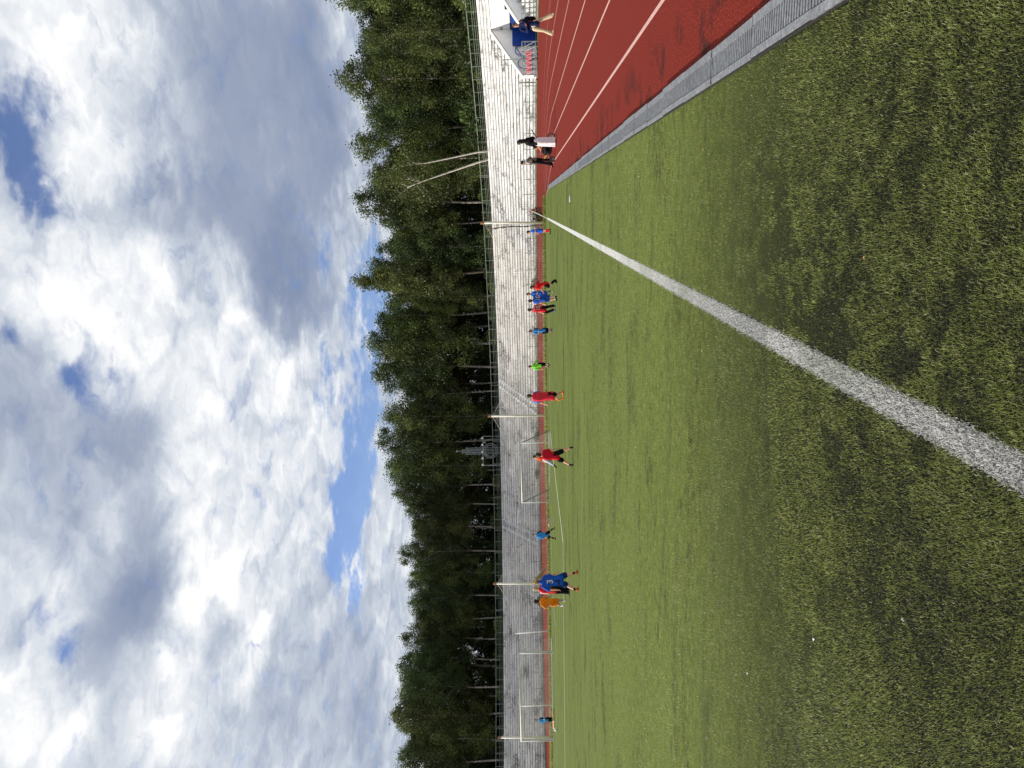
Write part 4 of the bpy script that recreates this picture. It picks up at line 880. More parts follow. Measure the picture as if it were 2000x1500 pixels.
# ------------------------------------------------------------------ people
# every joint in metres from the feet: (right, away from the pitch edge, up) in the figure's own frame
POSE = {
'red':dict(loc=(-7.97,23.00),az=-0.333,face=(-0.3, 1, 0),hd=(0.009,0,1.116),nk=(-0.014,0,0.989),sl=(-0.129,0,0.944),sr=(0.119,0,0.939),el=(-0.226,0.02,0.778),er=(0.163,0,0.757),hl=(-0.344,0.08,0.606),hr=(0.224,0,0.474),pl=(-0.083,0,0.561),pr=(0.051,0,0.558),kl=(-0.188,0.12,0.321),kr=(0.134,-0.05,0.315),al=(-0.334,0.02,0.082),ar=(0.236,-0.1,0.064),tl=(-0.336,0.12,0.008),tr=(0.248,0.04,-0.003)),
'orange_back':dict(loc=(-11.76,34.00),az=-0.333,face=(-0.8, 0.4, 0),hd=(-0.097,0,1.143),nk=(-0.148,0,1.035),sl=(-0.189,0,0.977),sr=(-0.05,0,0.974),el=(-0.272,0,0.819),er=(-0.014,0,0.814),hl=(-0.334,-0.05,0.701),hr=(-0.036,0.1,0.676),pl=(-0.196,0,0.629),pr=(-0.097,0,0.627),kl=(-0.212,0,0.342),kr=(-0.102,0,0.34),al=(-0.207,0,0.083),ar=(-0.108,0.1,0.082),tl=(-0.268,0,0.015),tr=(-0.168,0.1,0.013)),
'bib':dict(loc=(-7.46,28.75),az=-0.254,face=(-0.35, 1, 0),hd=(0.016,0,1.358),nk=(-0.008,0,1.243),sl=(-0.161,0,1.167),sr=(0.112,0,1.161),el=(-0.23,0,0.974),er=(0.152,0.08,0.981),hl=(-0.335,0,0.724),hr=(0.1,0.3,0.881),pl=(-0.072,0,0.567),pr=(0.079,0,0.564),kl=(0.025,0.1,0.364),kr=(0.052,0,0.306),al=(-0.166,-0.25,0.209),ar=(0.148,0.1,0.066),tl=(-0.097,-0.28,0.013),tr=(0.025,0.15,-0.008)),
'lime':dict(loc=(-9.64,45.28),az=-0.210,face=(-0.8, 0.5, 0),hd=(-0.176,0,1.232),nk=(-0.167,0,1.108),sl=(-0.281,0,1.021),sr=(-0.034,0,1.016),el=(-0.353,0,0.809),er=(0.098,0.1,0.912),hl=(-0.358,0,0.54),hr=(0.275,0.12,0.752),pl=(-0.165,0,0.648),pr=(-0.019,0,0.645),kl=(-0.069,-0.1,0.399),kr=(-0.002,0.1,0.398),al=(-0.186,-0.1,0.177),ar=(-0.052,0.1,0.141),tl=(-0.255,-0.1,0.055),tr=(-0.099,0.1,0.029)),
'bluebl':dict(loc=(-6.81,41.06),az=-0.164,face=(-0.8, -0.5, 0),hd=(-0.072,0,1.178),nk=(-0.074,0,1.067),sl=(-0.156,0,0.968),sr=(0.045,0,0.964),el=(-0.21,-0.05,0.778),er=(0.061,0,0.773),hl=(-0.06,-0.2,0.735),hr=(-0.201,-0.22,0.758),pl=(-0.136,0,0.475),pr=(0.035,0,0.471),kl=(-0.09,-0.05,0.232),kr=(0.03,0,0.23),al=(-0.053,0,0.07),ar=(0.037,0,0.058),tl=(-0.095,-0.1,0.007),tr=(0.006,-0.08,0.005)),
'redlean':dict(loc=(-3.35,33.61),az=-0.099,face=(-0.95, -0.2, 0),hd=(-0.27,0,1.125),nk=(-0.281,0,1.023),sl=(-0.297,-0.12,0.912),sr=(-0.089,0.1,0.917),el=(-0.314,-0.2,0.755),er=(0.021,0.1,0.823),hl=(-0.474,-0.2,0.656),hr=(-0.122,0.02,0.64),pl=(-0.161,-0.08,0.539),pr=(-0.087,0.08,0.537),kl=(-0.234,-0.1,0.373),kr=(-0.201,0.12,0.382),al=(-0.002,-0.1,0.137),ar=(0.044,0.12,0.127),tl=(-0.07,-0.1,-0.001),tr=(-0.023,0.14,-0.002)),
'green':dict(loc=(-4.57,38.97),az=-0.117,face=(-0.7, -0.7, 0),hd=(0.028,0,1.268),nk=(0.015,0,1.144),sl=(-0.036,0,1.043),sr=(0.11,0,1.04),el=(-0.078,-0.05,0.838),er=(0.138,-0.05,0.845),hl=(0.04,-0.18,0.804),hr=(-0.057,-0.2,0.827),pl=(-0.005,0,0.697),pr=(0.097,0,0.695),kl=(-0.028,-0.05,0.362),kr=(0.091,-0.05,0.36),al=(-0.054,0,0.114),ar=(0.177,0,0.099),tl=(-0.094,-0.12,0.029),tr=(0.111,-0.1,0.009)),
'ten':dict(loc=(-4.19,34.05),az=-0.123,face=(-0.4, 0.9, 0),hd=(-0.094,0,1.216),nk=(-0.087,0,1.102),sl=(-0.145,0,1.028),sr=(0.101,0,1.032),el=(-0.158,0,0.83),er=(0.145,0.1,0.909),hl=(-0.257,0,0.595),hr=(0.136,0.32,0.899),pl=(-0.049,0,0.648),pr=(0.084,0,0.645),kl=(-0.063,0.04,0.393),kr=(0.069,0,0.391),al=(-0.022,0,0.071),ar=(0.082,0,0.098),tl=(-0.08,0.1,0.006),tr=(0.09,0.18,-0.002)),
'fifteen':dict(loc=(-4.94,35.89),az=-0.137,face=(-0.5, 0.9, 0),hd=(-0.015,0,1.249),nk=(0.002,0,1.129),sl=(-0.08,0,1.011),sr=(0.15,0,1.006),el=(-0.073,-0.02,0.871),er=(0.177,0.08,0.856),hl=(-0.172,0,0.643),hr=(0.104,0.28,0.687),pl=(-0.048,0,0.61),pr=(0.082,0,0.608),kl=(-0.142,0.12,0.402),kr=(0.127,-0.02,0.347),al=(-0.033,0.02,0.111),ar=(0.171,0,0.082),tl=(-0.12,0.1,0.007),tr=(0.12,0.12,-0.007)),
'redsock':dict(loc=(-1.39,41.70),az=-0.033,face=(-1, 0.1, 0),hd=(-0.043,0,1.214),nk=(0.006,0,1.086),sl=(0.017,-0.09,1.009),sr=(0.017,0.09,1.009),el=(0.104,-0.12,0.88),er=(0.04,0.12,0.868),hl=(-0.141,-0.1,0.77),hr=(-0.117,0.1,0.693),pl=(0.049,-0.06,0.69),pr=(0.023,0.06,0.69),kl=(0.043,-0.06,0.409),kr=(-0.02,0.06,0.411),al=(0.062,-0.06,0.065),ar=(-0.014,0.07,0.066),tl=(-0.041,-0.06,0.003),tr=(-0.13,0.07,-0)),
'keeper':dict(loc=(-18.31,39.05),az=-0.439,face=(0.3, -0.9, 0),hd=(0.009,0,1.215),nk=(-0.007,0,1.113),sl=(-0.126,0,1.035),sr=(0.093,0,1.023),el=(-0.203,0,0.839),er=(0.156,0.05,0.861),hl=(-0.172,-0.08,0.574),hr=(0.058,0.2,0.702),pl=(-0.107,0,0.5),pr=(0.061,0,0.497),kl=(-0.154,-0.02,0.34),kr=(0.168,-0.05,0.348),al=(-0.218,0,0.063),ar=(0.318,-0.05,0.155),tl=(-0.271,-0.12,0.005),tr=(0.381,-0.1,0.029)),
'three':dict(loc=(-11.38,20.83),az=-0.500,face=(0.1, 1, 0),hd=(0.022,0,1.283),nk=(0.02,0,1.182),sl=(-0.115,0,1.07),sr=(0.163,0,1.014),el=(-0.214,0,0.907),er=(0.204,0,0.848),hl=(-0.219,0.03,0.628),hr=(0.301,0,0.63),pl=(-0.017,0,0.586),pr=(0.142,0,0.583),kl=(-0.072,0.05,0.365),kr=(0.22,0.02,0.378),al=(-0.224,-0.05,0.082),ar=(0.278,-0.05,0.091),tl=(-0.175,0.1,-0.001),tr=(0.333,0.08,0.001)),
'blonde':dict(loc=(-14.31,25.51),az=-0.511,face=(-0.6, 0.8, 0),hd=(0.099,0,1.276),nk=(0.081,0,1.151),sl=(-0.014,0,1.059),sr=(0.189,0,1.055),el=(-0.034,0.05,0.841),er=(0.184,0.1,0.837),hl=(-0.082,0.25,0.764),hr=(0.15,0.2,0.666),pl=(0.008,0,0.622),pr=(0.118,0,0.62),kl=(-0.021,0.05,0.342),kr=(0.112,0,0.339),al=(-0.042,0,0.061),ar=(0.091,0,0.059),tl=(-0.097,0.1,0.003),tr=(0.043,0.12,0.005)),
'orange':dict(loc=(-16.42,28.37),az=-0.525,face=(0.3, 0.95, 0),hd=(0.042,0,1.219),nk=(0.039,0,1.088),sl=(-0.093,0,1.012),sr=(0.142,0,1.008),el=(-0.245,0,0.824),er=(0.173,0.02,0.807),hl=(-0.083,-0.12,0.646),hr=(0.256,0.05,0.613),pl=(-0.093,0,0.603),pr=(0.064,0,0.6),kl=(-0.072,0.06,0.324),kr=(0.086,0.05,0.373),al=(-0.143,-0.22,0.255),ar=(0.063,0,0.077),tl=(-0.145,-0.26,0.16),tr=(0.087,0.12,-0.01)),
'goalie':dict(loc=(-34.90,44.64),az=-0.664,face=(0.3, -0.9, 0),hd=(-0.011,0,1.243),nk=(-0.032,0,1.118),sl=(-0.132,0,1.022),sr=(0.074,0,1.017),el=(-0.18,0,0.862),er=(0.088,-0.05,0.856),hl=(-0.075,-0.15,0.734),hr=(0.015,-0.2,0.768),pl=(-0.078,0,0.556),pr=(0.056,0,0.553),kl=(-0.074,0,0.341),kr=(0.069,0,0.338),al=(-0.061,0,0.091),ar=(0.082,0,0.088),tl=(-0.107,-0.12,0.011),tr=(0.081,-0.14,0.013)),
'man':dict(loc=(7.83,35.53),az=0.217,face=(-0.55, -0.8, -0.3),hd=(-0.049,0,1.673),nk=(-0.065,0,1.524),sl=(-0.23,0,1.432),sr=(0.11,0,1.426),el=(-0.318,0,1.135),er=(0.145,0,1.153),hl=(-0.044,-0.3,1.211),hr=(0.109,-0.28,1.412),pl=(-0.188,0,0.833),pr=(0.03,0,0.829),kl=(-0.277,0,0.454),kr=(0.159,0.05,0.473),al=(-0.42,0,0.076),ar=(0.301,0,0.075),tl=(-0.286,-0.12,-0.016),tr=(0.38,-0.15,-0.021)),
'woman':dict(loc=(2.70,33.82),az=0.080,face=(-0.75, 0.65, 0),hd=(-0.014,0,1.575),nk=(0.017,0,1.418),sl=(-0.064,0,1.275),sr=(0.114,0,1.271),el=(-0.148,-0.03,0.997),er=(0.165,-0.03,0.991),hl=(-0.251,0.12,0.876),hr=(0.062,0.22,0.892),pl=(-0.072,0,0.873),pr=(0.062,0,0.87),kl=(-0.091,0.05,0.482),kr=(0.054,0,0.479),al=(-0.099,0,0.08),ar=(0.035,0,0.078),tl=(-0.145,0.1,0.003),tr=(-0.011,0.1,0)),
'cap':dict(loc=(2.05,38.10),az=0.054,face=(-0.9, -0.3, 0),hd=(0.016,0,1.444),nk=(0.064,0,1.303),sl=(0.062,-0.15,1.227),sr=(0.138,0.15,1.239),el=(0.147,-0.2,1.023),er=(0.262,0.18,1.084),hl=(-0.093,-0.2,1.053),hr=(-0.109,0.15,0.876),pl=(0.082,-0.08,0.936),pr=(0.158,0.08,0.934),kl=(-0.003,-0.1,0.494),kr=(0.136,0.1,0.491),al=(-0.075,-0.12,0.065),ar=(0.103,0.1,0.061),tl=(-0.164,-0.12,0.01),tr=(0.013,0.1,0.006)),
}
REM = []
def rem(mb, name, mat, parent, vox, it=3):
    o = mb.build(name, mat, parent, True); m = o.modifiers.new('r', 'REMESH'); m.mode = 'VOXEL'; m.voxel_size = vox; m.use_smooth_shade = True
    s = o.modifiers.new('s', 'SMOOTH'); s.factor = .5; s.iterations = it; REM.append(o); return o
def cone(m, p, q, r1, r2, n=12):
    p = Vector(p); q = Vector(q); m.ball(p, r1, n, 8); m.ball(q, r2, n, 8); m.tube([p, q], [r1, r2], n)
def limb(m, p, q, r, extra=0, n=12):                  # chain with a slight muscle bulge
    p = Vector(p); q = Vector(q); a, b_, c = r; mid = p.lerp(q, .38); cone(m, p, mid, a+extra, b_+extra, n); cone(m, mid, q, b_+extra, c+extra, n)
UPV = Vector((0, 0, 1))
def hand(m, wrist, d, side, s, curl=.5, fat=1.):
    d = d.normalized(); lat = side-d*side.dot(d); lat = lat.normalized() if lat.length > 1e-3 else d.orthogonal().normalized(); nr = lat.cross(d)
    c = wrist+d*.036*s; m.ball(c, (.034*s*fat, .016*s*fat, .043*s), 10, 8, (lat, nr, d))
    for i, L in enumerate((.050, .058, .054, .042)):
        b0 = wrist+d*.068*s+lat*(i-1.5)*.0175*s; d1 = (d+nr*curl*.6+lat*(i-1.5)*.06).normalized(); d2 = (d+nr*curl*1.8).normalized()
        k = b0+d1*L*.55*s; cone(m, b0, k, .0088*s*fat, .008*s*fat, 8); cone(m, k, k+d2*L*.5*s, .008*s*fat, .0066*s*fat, 8)
    t0 = wrist+d*.018*s-lat*.026*s; t1 = t0+(d*.6-lat*.8+nr*.3).normalized()*.030*s; cone(m, t0, t1, .011*s*fat, .0095*s*fat, 8); cone(m, t1, t1+(d-lat*.2+nr*.4).normalized()*.026*s, .0095*s*fat, .008*s*fat, 8)
NUMS = []
def person(key, label, sp, group=None):
    d = {k: Vector(v) for k, v in POSE[key].items() if isinstance(v, tuple) and k not in ('loc', 'face')}
    loc = POSE[key]['loc']; root = empty('person', (loc[0], loc[1], .03 if sp.get('turf', 1) else .006), -POSE[key]['az']); tag(root, label, 'person', group)
    f = Vector(POSE[key]['face']); fh = Vector((f.x, f.y, 0)).normalized(); l = fh.cross(UPV); f.normalize()
    adult = sp.get('adult', 0); s = (d['hd'].z+.1)/1.3*(.92 if adult else 1); hs = 1.06 if adult else .93
    hc = d['hd']; skin = cloth_skin(sp.get('skin', (214, 160, 128)))
    hu = (hc-d['nk']).normalized(); hu = (hu+UPV*1.2).normalized(); hf = (f-hu*f.dot(hu)).normalized(); hl_ = hf.cross(hu)
    B = MB(); ax = (hl_, hf, hu)
    B.ball(hc+hu*.012, (.074*hs, .090*hs, .092*hs), 18, 12, ax); B.ball(hc+hf*.018*hs-hu*.048*hs, (.054*hs, .064*hs, .062*hs), 16, 10, ax)
    B.ball(hc+hf*.088*hs-hu*.018*hs, (.012*hs, .020*hs, .020*hs), 8, 6, ax); B.ball(hc+hf*.078*hs-hu*.062*hs, (.024*hs, .010*hs, .009*hs), 8, 6, ax)
    for q in (-1, 1): B.ball(hc+hl_*q*.076*hs-hu*.01*hs-hf*.005, (.010*hs, .018*hs, .028*hs), 8, 6, ax)
    cone(B, hc-hu*.06*hs, d['nk']-UPV*.03, .043*s, .052*s)
    sh = (d['sl']+d['sr'])/2; hp = (d['pl']+d['pr'])/2; ch = sh.lerp(hp, .22); wa = sh.lerp(hp, .62)
    wide = max(.062*s, min(.1*s, (d['sr']-d['sl']).length*.34))
    def torso(m, e, hem=None):
        for q in (-1, 1):
            cone(m, sh+l*q*wide*.9-UPV*.02, ch+l*q*wide, .062*s+e, .076*s+e); cone(m, ch+l*q*wide, wa+l*q*wide*.75, .076*s+e, .068*s+e); cone(m, wa+l*q*wide*.75, hp+l*q*wide*.75, .068*s+e, .076*s+e)
        cone(m, ch, wa, .078*s+e, .072*s+e); cone(m, d['sl'].lerp(sh, .15), sh, .048*s+e, .062*s+e); cone(m, d['sr'].lerp(sh, .15), sh, .048*s+e, .062*s+e); cone(m, sh, d['nk']-UPV*.02, .060*s+e, .05*s+e*.6)
        if hem: 
            for q in (-1, 1): cone(m, hp+l*q*wide*.75, hp+l*q*wide*.8-UPV*hem, .080*s+e, .084*s+e)
    torso(B, 0)
    arms = {}
    for k in 'lr':
        S_, E_, H2 = d['s'+k], d['e'+k], d['h'+k]; w_ = E_.lerp(H2, .86)
        limb(B, S_, E_, (.044*s, .042*s, .034*s)); limb(B, E_, w_, (.033*s, .034*s, .023*s)); arms[k] = (S_, E_, w_)
        if not sp.get('gloves', {}).get(k): hand(B, w_, (H2-E_), fh if abs((H2-E_).normalized().dot(fh)) < .8 else l, s*(1.0 if adult else 1.08), .6)
        P_, K_, A_ = d['p'+k], d['k'+k], d['a'+k]
        limb(B, P_, K_, (.080*s, .072*s, .050*s)); limb(B, K_, A_, (.048*s, .050*s, .031*s)); cone(B, A_, A_.lerp(d['t'+k], .5), .03*s, .025*s)
    rem(B, 'body', skin, root, .0085)
    for q in (-1, 1):
        m = MB(); m.ball(hc+hf*.084*hs+hl_*q*.030*hs+hu*.002, (.010*hs, .008*hs, .008*hs), 8, 6, ax); m.build('eye', plain('dark_eye', (.02, .015, .012), .2, .1, 5), root, True)
    # clothes
    C = sp['shirt']; M = MB(); torso(M, .016, sp.get('hem', .06))
    for k in 'lr':
        S_, E_, w_ = arms[k]; sl = sp.get('sleeve', {}).get(k, sp.get('sl', .8))
        sep = sp.get('sleevecol', {}).get(k); tgt = M if not sep else MB()
        e = .020 if adult else .017
        if sl <= 1: limb(tgt, S_, S_.lerp(E_, sl), (.05*s, .048*s, .046*s), e)
        else: limb(tgt, S_, E_, (.048*s, .045*s, .04*s), e*.8); limb(tgt, E_, E_.lerp(w_, sl-1), (.038*s, .037*s, .030*s), e*.7)
        if sep: rem(tgt, 'sleeve', cloth(*sep), root, .012)
    shirt = rem(M, 'shirt' if not adult else 'jacket', cloth(*C), root, .012)
    if sp.get('bib'):
        M = MB(); torso(M, .030, sp.get('bibhem', .1)); rem(M, 'bib', cloth(*sp['bib']), root, .012)
    if sp.get('legs'):
        M = MB(); lc, ln = sp['legs']; cone(M, hp+l*wide*.7, hp-l*wide*.7, .088*s, .088*s); cone(M, hp+UPV*.05*s, hp, .088*s, .09*s)
        for k in 'lr':
            P_, K_, A_ = d['p'+k], d['k'+k], d['a'+k]; fl_ = sp.get('flare', .03)*s
            if ln <= 1: limb(M, P_, P_.lerp(K_, ln), (.092*s, .090*s, .062*s+fl_))
            else: limb(M, P_, K_, (.090*s, .083*s, .060*s), .008); limb(M, K_, K_.lerp(A_, (ln-1)), (.058*s, .058*s, .046*s+fl_*.5), .006)
        rem(M, 'trousers' if ln > 1 else 'shorts', cloth(*lc), root, .012)
    for k in 'lr':
        K_, A_, T_ = d['k'+k], d['a'+k], d['t'+k]
        if sp.get('socks'):
            sc_, sh_ = sp['socks']; M = MB(); limb(M, A_.lerp(K_, sh_), A_, (.046*s*(.7+.35*sh_), .05*s*(.7+.3*sh_), .034*s), .004); rem(M, 'sock', cloth(*sc_), root, .01)
        M = MB(); dr2 = (T_-A_); fd = Vector((dr2.x, dr2.y, dr2.z*.4 if abs(dr2.z) < .12 else dr2.z)); fl = max(fd.length, .06); fd.normalize()
        lo = A_.copy(); hz = Vector((T_.x, T_.y, T_.z+.022)); heel = Vector((A_.x, A_.y, max(A_.z-.062, .02)))-Vector((fd.x, fd.y, 0))*.03*s if abs(dr2.z) < .13 else A_-fd*.0+Vector((-fd.z, 0, 0))*.0
        ext = fd*max(0, .15*s-fl); hz = hz+Vector((ext.x, ext.y, ext.z))
        cone(M, heel, hz, .036*s, .030*s); cone(M, A_-(A_-heel)*.35, heel.lerp(hz, .4), .038*s, .036*s)
        rem(M, 'shoe', cloth(*sp['shoes']), root, .010)
        g_ = sp.get('gloves', {}).get(k)
        if g_:
            M = MB(); hand(M, arms[k][2], (d['h'+k]-d['e'+k]), fh, s*1.25, .5, 1.25); cone(M, arms[k][2].lerp(arms[k][1], .2), arms[k][2]+(d['h'+k]-d['e'+k]).normalized()*.03, .033*s, .034*s); rem(M, 'glove', cloth(*g_), root, .008)
    # hair
    hs_ = sp.get('hair', ('short', (40, 28, 20)))
    M = MB(); M.ball(hc+hu*.036*hs-hf*.012*hs, (.083*hs, .096*hs, .086*hs), 18, 12, ax); M.ball(hc-hf*.030*hs-hu*.012*hs, (.080*hs, .080*hs, .088*hs), 16, 10, ax)
    g = random.Random(len(label))
    for i in range(16):
        a = g.random()*6.28; e_ = .2+g.random()*1.1; v_ = hl_*math.cos(a)*math.cos(e_)+hf*math.sin(a)*math.cos(e_)*1.1+hu*math.sin(e_); M.ball(hc+hu*.03*hs+v_*.084*hs-hf*.012, .019*hs, 8, 6)
    if hs_[0] == 'long':
        for q in (-.05, 0, .05): cone(M, hc-hf*.06+hl_*q+hu*.02, hc-hf*.095+hl_*q*1.5-UPV*.42, .06, .045); 
        cone(M, hc-hf*.05+UPV*.03, hc-hf*.09-UPV*.2, .085, .08)
    if hs_[0] == 'tail':
        a = hc-hf*.07+hu*.05; pts = [a, a+Vector((.10, -.05, -.05)), a+Vector((.24, -.08, -.19)), a+Vector((.36, -.10, -.30)), a+Vector((.42, -.10, -.34))]
        for p, q, r1, r2_ in zip(pts[:-1], pts[1:], (.035, .05, .05, .03), (.05, .05, .03, .008)): cone(M, p, q, r1*.95, r2_*.95)
    if hs_[0] == 'curly':
        for i in range(26):
            a = g.random()*6.28; e_ = .1+g.random()*1.3; v_ = hl_*math.cos(a)*math.cos(e_)+hf*math.sin(a)*math.cos(e_)+hu*math.sin(e_); M.ball(hc+hu*.035*hs+v_*.092*hs-hf*.015, .024*hs, 8, 6)
    rem(M, 'hair', plain('hair_%d_%d_%d' % hs_[1], srgb(*hs_[1]), .55, .35, 30, spec=.3), root, .008, 1)
    if sp.get('num'): NUMS.append((root, shirt, sp['num'], sh.lerp(hp, sp.get('numpos', .40)), -fh, sp.get('numsize', .2), sp.get('numcol', (205, 200, 200)), sp.get('bar')))
    return root, d, s, l, fh
def cloth_skin(c): return plain('skin_%d_%d_%d' % c, srgb(*c), .55, .1, 8, spec=.35)
BLK = (14, 14, 17); NVY = (24, 34, 66)
grp = 'children playing football'
person('red', 'child in red shirt and black shorts walking away, white left sleeve with black glove', dict(shirt=(196, 26, 44), sl=.85, legs=(BLK, .82), socks=((60, 44, 52), .12), shoes=(70, 34, 50), hair=('short', (62, 42, 30)), sleeve={'l': 1.9}, sleevecol={'l': (196, 204, 224)}, gloves={'l': BLK}, hem=.05), grp)
person('orange_back', 'child in orange top half hidden behind the red-shirted child', dict(shirt=(232, 84, 36), legs=(BLK, .85), socks=(BLK, .6), shoes=BLK, hair=('short', (66, 44, 30))), grp)
person('bib', 'child in long red and orange bib over a blue shirt, orange shoes', dict(shirt=(58, 104, 190), bib=(216, 50, 66), bibhem=.11, sl=.85, legs=(BLK, .78), shoes=(226, 122, 40), hair=('short', (60, 44, 34))), grp)
person('lime', 'child in bright lime green top and black trousers', dict(shirt=(128, 216, 60), sl=1.8, legs=(BLK, 1.35), socks=((196, 160, 176), .3), shoes=(110, 84, 84), hair=('short', (60, 44, 44))), grp)
person('bluebl', 'child in blue shirt with a black sleeve standing with folded arms', dict(shirt=(44, 122, 190), sl=.8, sleevecol={'r': BLK}, legs=(BLK, .85), shoes=(64, 84, 180), hair=('short', (24, 16, 16))), grp)
person('redlean', 'child in red shirt and black shorts leaning forward with hand on hip', dict(shirt=(214, 34, 40), sl=.8, legs=(BLK, .8), socks=(BLK, .6), shoes=BLK, hair=('short', (50, 34, 28))), grp)
person('green', 'child in blue kit with bright green socks, arms folded', dict(shirt=(36, 92, 188), sl=.7, legs=((30, 82, 178), .95), socks=((34, 140, 60), .75), shoes=(190, 200, 200), hair=('short', (40, 28, 24))), grp)
person('ten', 'child in blue kit with number 10 on the back', dict(shirt=(30, 80, 176), sl=.85, legs=((30, 76, 172), .95), socks=((210, 206, 214), .16), shoes=BLK, hair=('short', (58, 46, 36)), num='10', numsize=.21), grp)
person('fifteen', 'child in red shirt number 15 and long black trousers', dict(shirt=(200, 30, 44), sl=.8, legs=(BLK, 1.97), shoes=(96, 102, 140), hair=('short', (44, 30, 30)), num='15', numsize=.2, bar=1), grp)
person('redsock', 'child in blue kit and red socks standing side-on by the corner', dict(shirt=(40, 98, 206), sl=.6, legs=((36, 92, 200), .75), socks=((220, 40, 40), .72), shoes=(30, 46, 46), hair=('short', (66, 54, 46))), grp)
person('keeper', 'goalkeeper in blue top and black shorts with a yellow glove, striding', dict(shirt=(56, 136, 206), sl=1.9, sleevecol={'r': BLK}, legs=(BLK, .85), socks=(BLK, .8), shoes=BLK, hair=('short', (30, 20, 20)), gloves={'l': (236, 180, 30), 'r': (236, 180, 30)}), grp)
person('three', 'child with long blowing fair ponytail in blue kit number 3', dict(shirt=(32, 84, 182), sl=.95, legs=((18, 50, 104), .92), socks=((20, 20, 30), .16), shoes=(208, 104, 60), hair=('tail', (150, 122, 82)), num='3', numsize=.2, hem=.07), grp)
person('blonde', 'fair-haired child in red and white shirt and black trousers with pale stripe', dict(shirt=(206, 34, 40), sl=1.0, sleevecol={'l': (224, 196, 200)}, legs=(BLK, 1.97), shoes=(44, 56, 76), hair=('short', (176, 160, 122))), grp)
person('orange', 'dark-haired child in all orange kit and white shoe running', dict(shirt=(226, 126, 20), sl=.8, legs=((230, 130, 18), .92), socks=((150, 140, 140), .25), shoes=(212, 200, 196), skin=(176, 122, 100), hair=('curly', (30, 18, 18)), hem=.06), grp)
person('goalie', 'goalkeeper in blue top with black sleeve standing in the big goal', dict(shirt=(60, 150, 208), sl=1.8, sleevecol={'r': BLK}, legs=(BLK, 1.5), socks=((190, 170, 90), .4), shoes=(110, 160, 190), hair=('short', (30, 20, 18))), grp)
man, dm, sm_, lm_, fm_ = person('man', 'curly-haired man in navy jacket and beige trousers looking at a phone on the track', dict(adult=1, turf=0, shirt=(24, 36, 72), sl=1.95, legs=((196, 180, 150), 1.97), shoes=(150, 140, 110), hair=('curly', (84, 66, 52)), hem=.10, flare=.05))
wom, dw, sw_, lw_, fw_ = person('woman', 'woman with long black hair, black jacket and long white skirt pushing a stroller', dict(adult=1, turf=0, shirt=(20, 19, 22), sl=1.95, shoes=(40, 36, 40), hair=('long', (16, 13, 12)), hem=.02))
capn, dc, sc_, lc_, fc_ = person('cap', 'person in white hood, patterned grey jacket and black trousers facing the stroller', dict(adult=1, turf=0, shirt=(112, 104, 94), sl=1.9, legs=(BLK, 1.98), shoes=BLK, hair=('short', (14, 12, 12)), hem=.08, flare=.06))
# long white skirt of the woman
M = MB(); n = 44; hp = (dw['pl']+dw['pr'])/2; rows = 12
for i in range(rows+1):
    t = i/rows; z = hp.z+.10-(hp.z+.06)*t; cx_ = hp.x+(((dw['al']+dw['ar'])/2).x-hp.x)*t; k = .135+.045*math.sin(min(1, t*3)*1.57)+.02*t
    for j in range(n):
        a = 2*math.pi*j/n; r_ = k*(1+.09*t*math.sin(a*7+1)+.04*math.sin(a*3+t*3)); M.v.append((cx_+r_*math.cos(a), hp.y+r_*.9*math.sin(a), max(z, .045)))
for i in range(rows):
    for j in range(n): M.f.append((i*n+j, (i+1)*n+j, (i+1)*n+(j+1) % n, i*n+(j+1) % n))
M.f.append(tuple(range(n))); M.build('skirt', cloth(226, 220, 222), wom, True)
# white hood of the third adult, pulled behind the hair
M = MB(); hc = dc['hd']; M.ball(hc+Vector((.07, .05, -.03)), (.10, .11, .12), 14, 10); cone(M, hc+Vector((.05, .03, -.10)), hc+Vector((.09, .03, -.2)), .09, .10); rem(M, 'hood', cloth(226, 226, 236), capn, .01)
M = MB(); 
for q in ((.10, -.1, -.30), (-.02, -.14, -.38), (.06, .1, -.44)): M.ball(hc+Vector((q[0], q[1], q[2])), (.075, .06, .08), 10, 8)
rem(M, 'dark_patches', cloth(50, 50, 62), capn, .01)
# phone and shoulder bag of the man
def held(root, local): return root.matrix_basis @ Vector(local)
bpy.context.view_layer.update()
ph = MB(); ph.box((0, 0, 0), (.075, .012, .15)); ph.box((0, -.008, 0), (.066, .004, .135)); o = ph.build('phone', BLACK); o.location = man.matrix_world @ (dm['hr']+Vector((.0, -.05, .05))); o.rotation_euler = (R(-35), 0, man.rotation_euler.z+.5); tag(o, 'black phone held up in the hand of the man on the track', 'phone')
bg_ = empty('shoulder_bag', man.matrix_world @ Vector((dm['pr'].x+.17, .06, dm['pr'].z+.14)), man.rotation_euler.z); tag(bg_, 'black shoulder bag with orange edge hanging beside the man in the navy jacket', 'bag')
M = MB(); M.ball((0, 0, 0), (.10, .12, .20), 14, 10); M.ball((.02, 0, .16), (.08, .10, .16), 12, 8); rem(M, 'bag_body', cloth(16, 16, 18), bg_, .012)
b = MB(); b.tube([(-.09, -.09, -.18), (-.11, -.10, .0), (-.09, -.08, .2)], .014, 6); b.build('orange_trim', cloth(206, 96, 54), bg_); b = MB(); b.tube([(0, 0, .28), (-.14, -.06, .42), (-.28, -.10, .52)], .016, 6); b.build('strap', cloth(16, 16, 18), bg_)
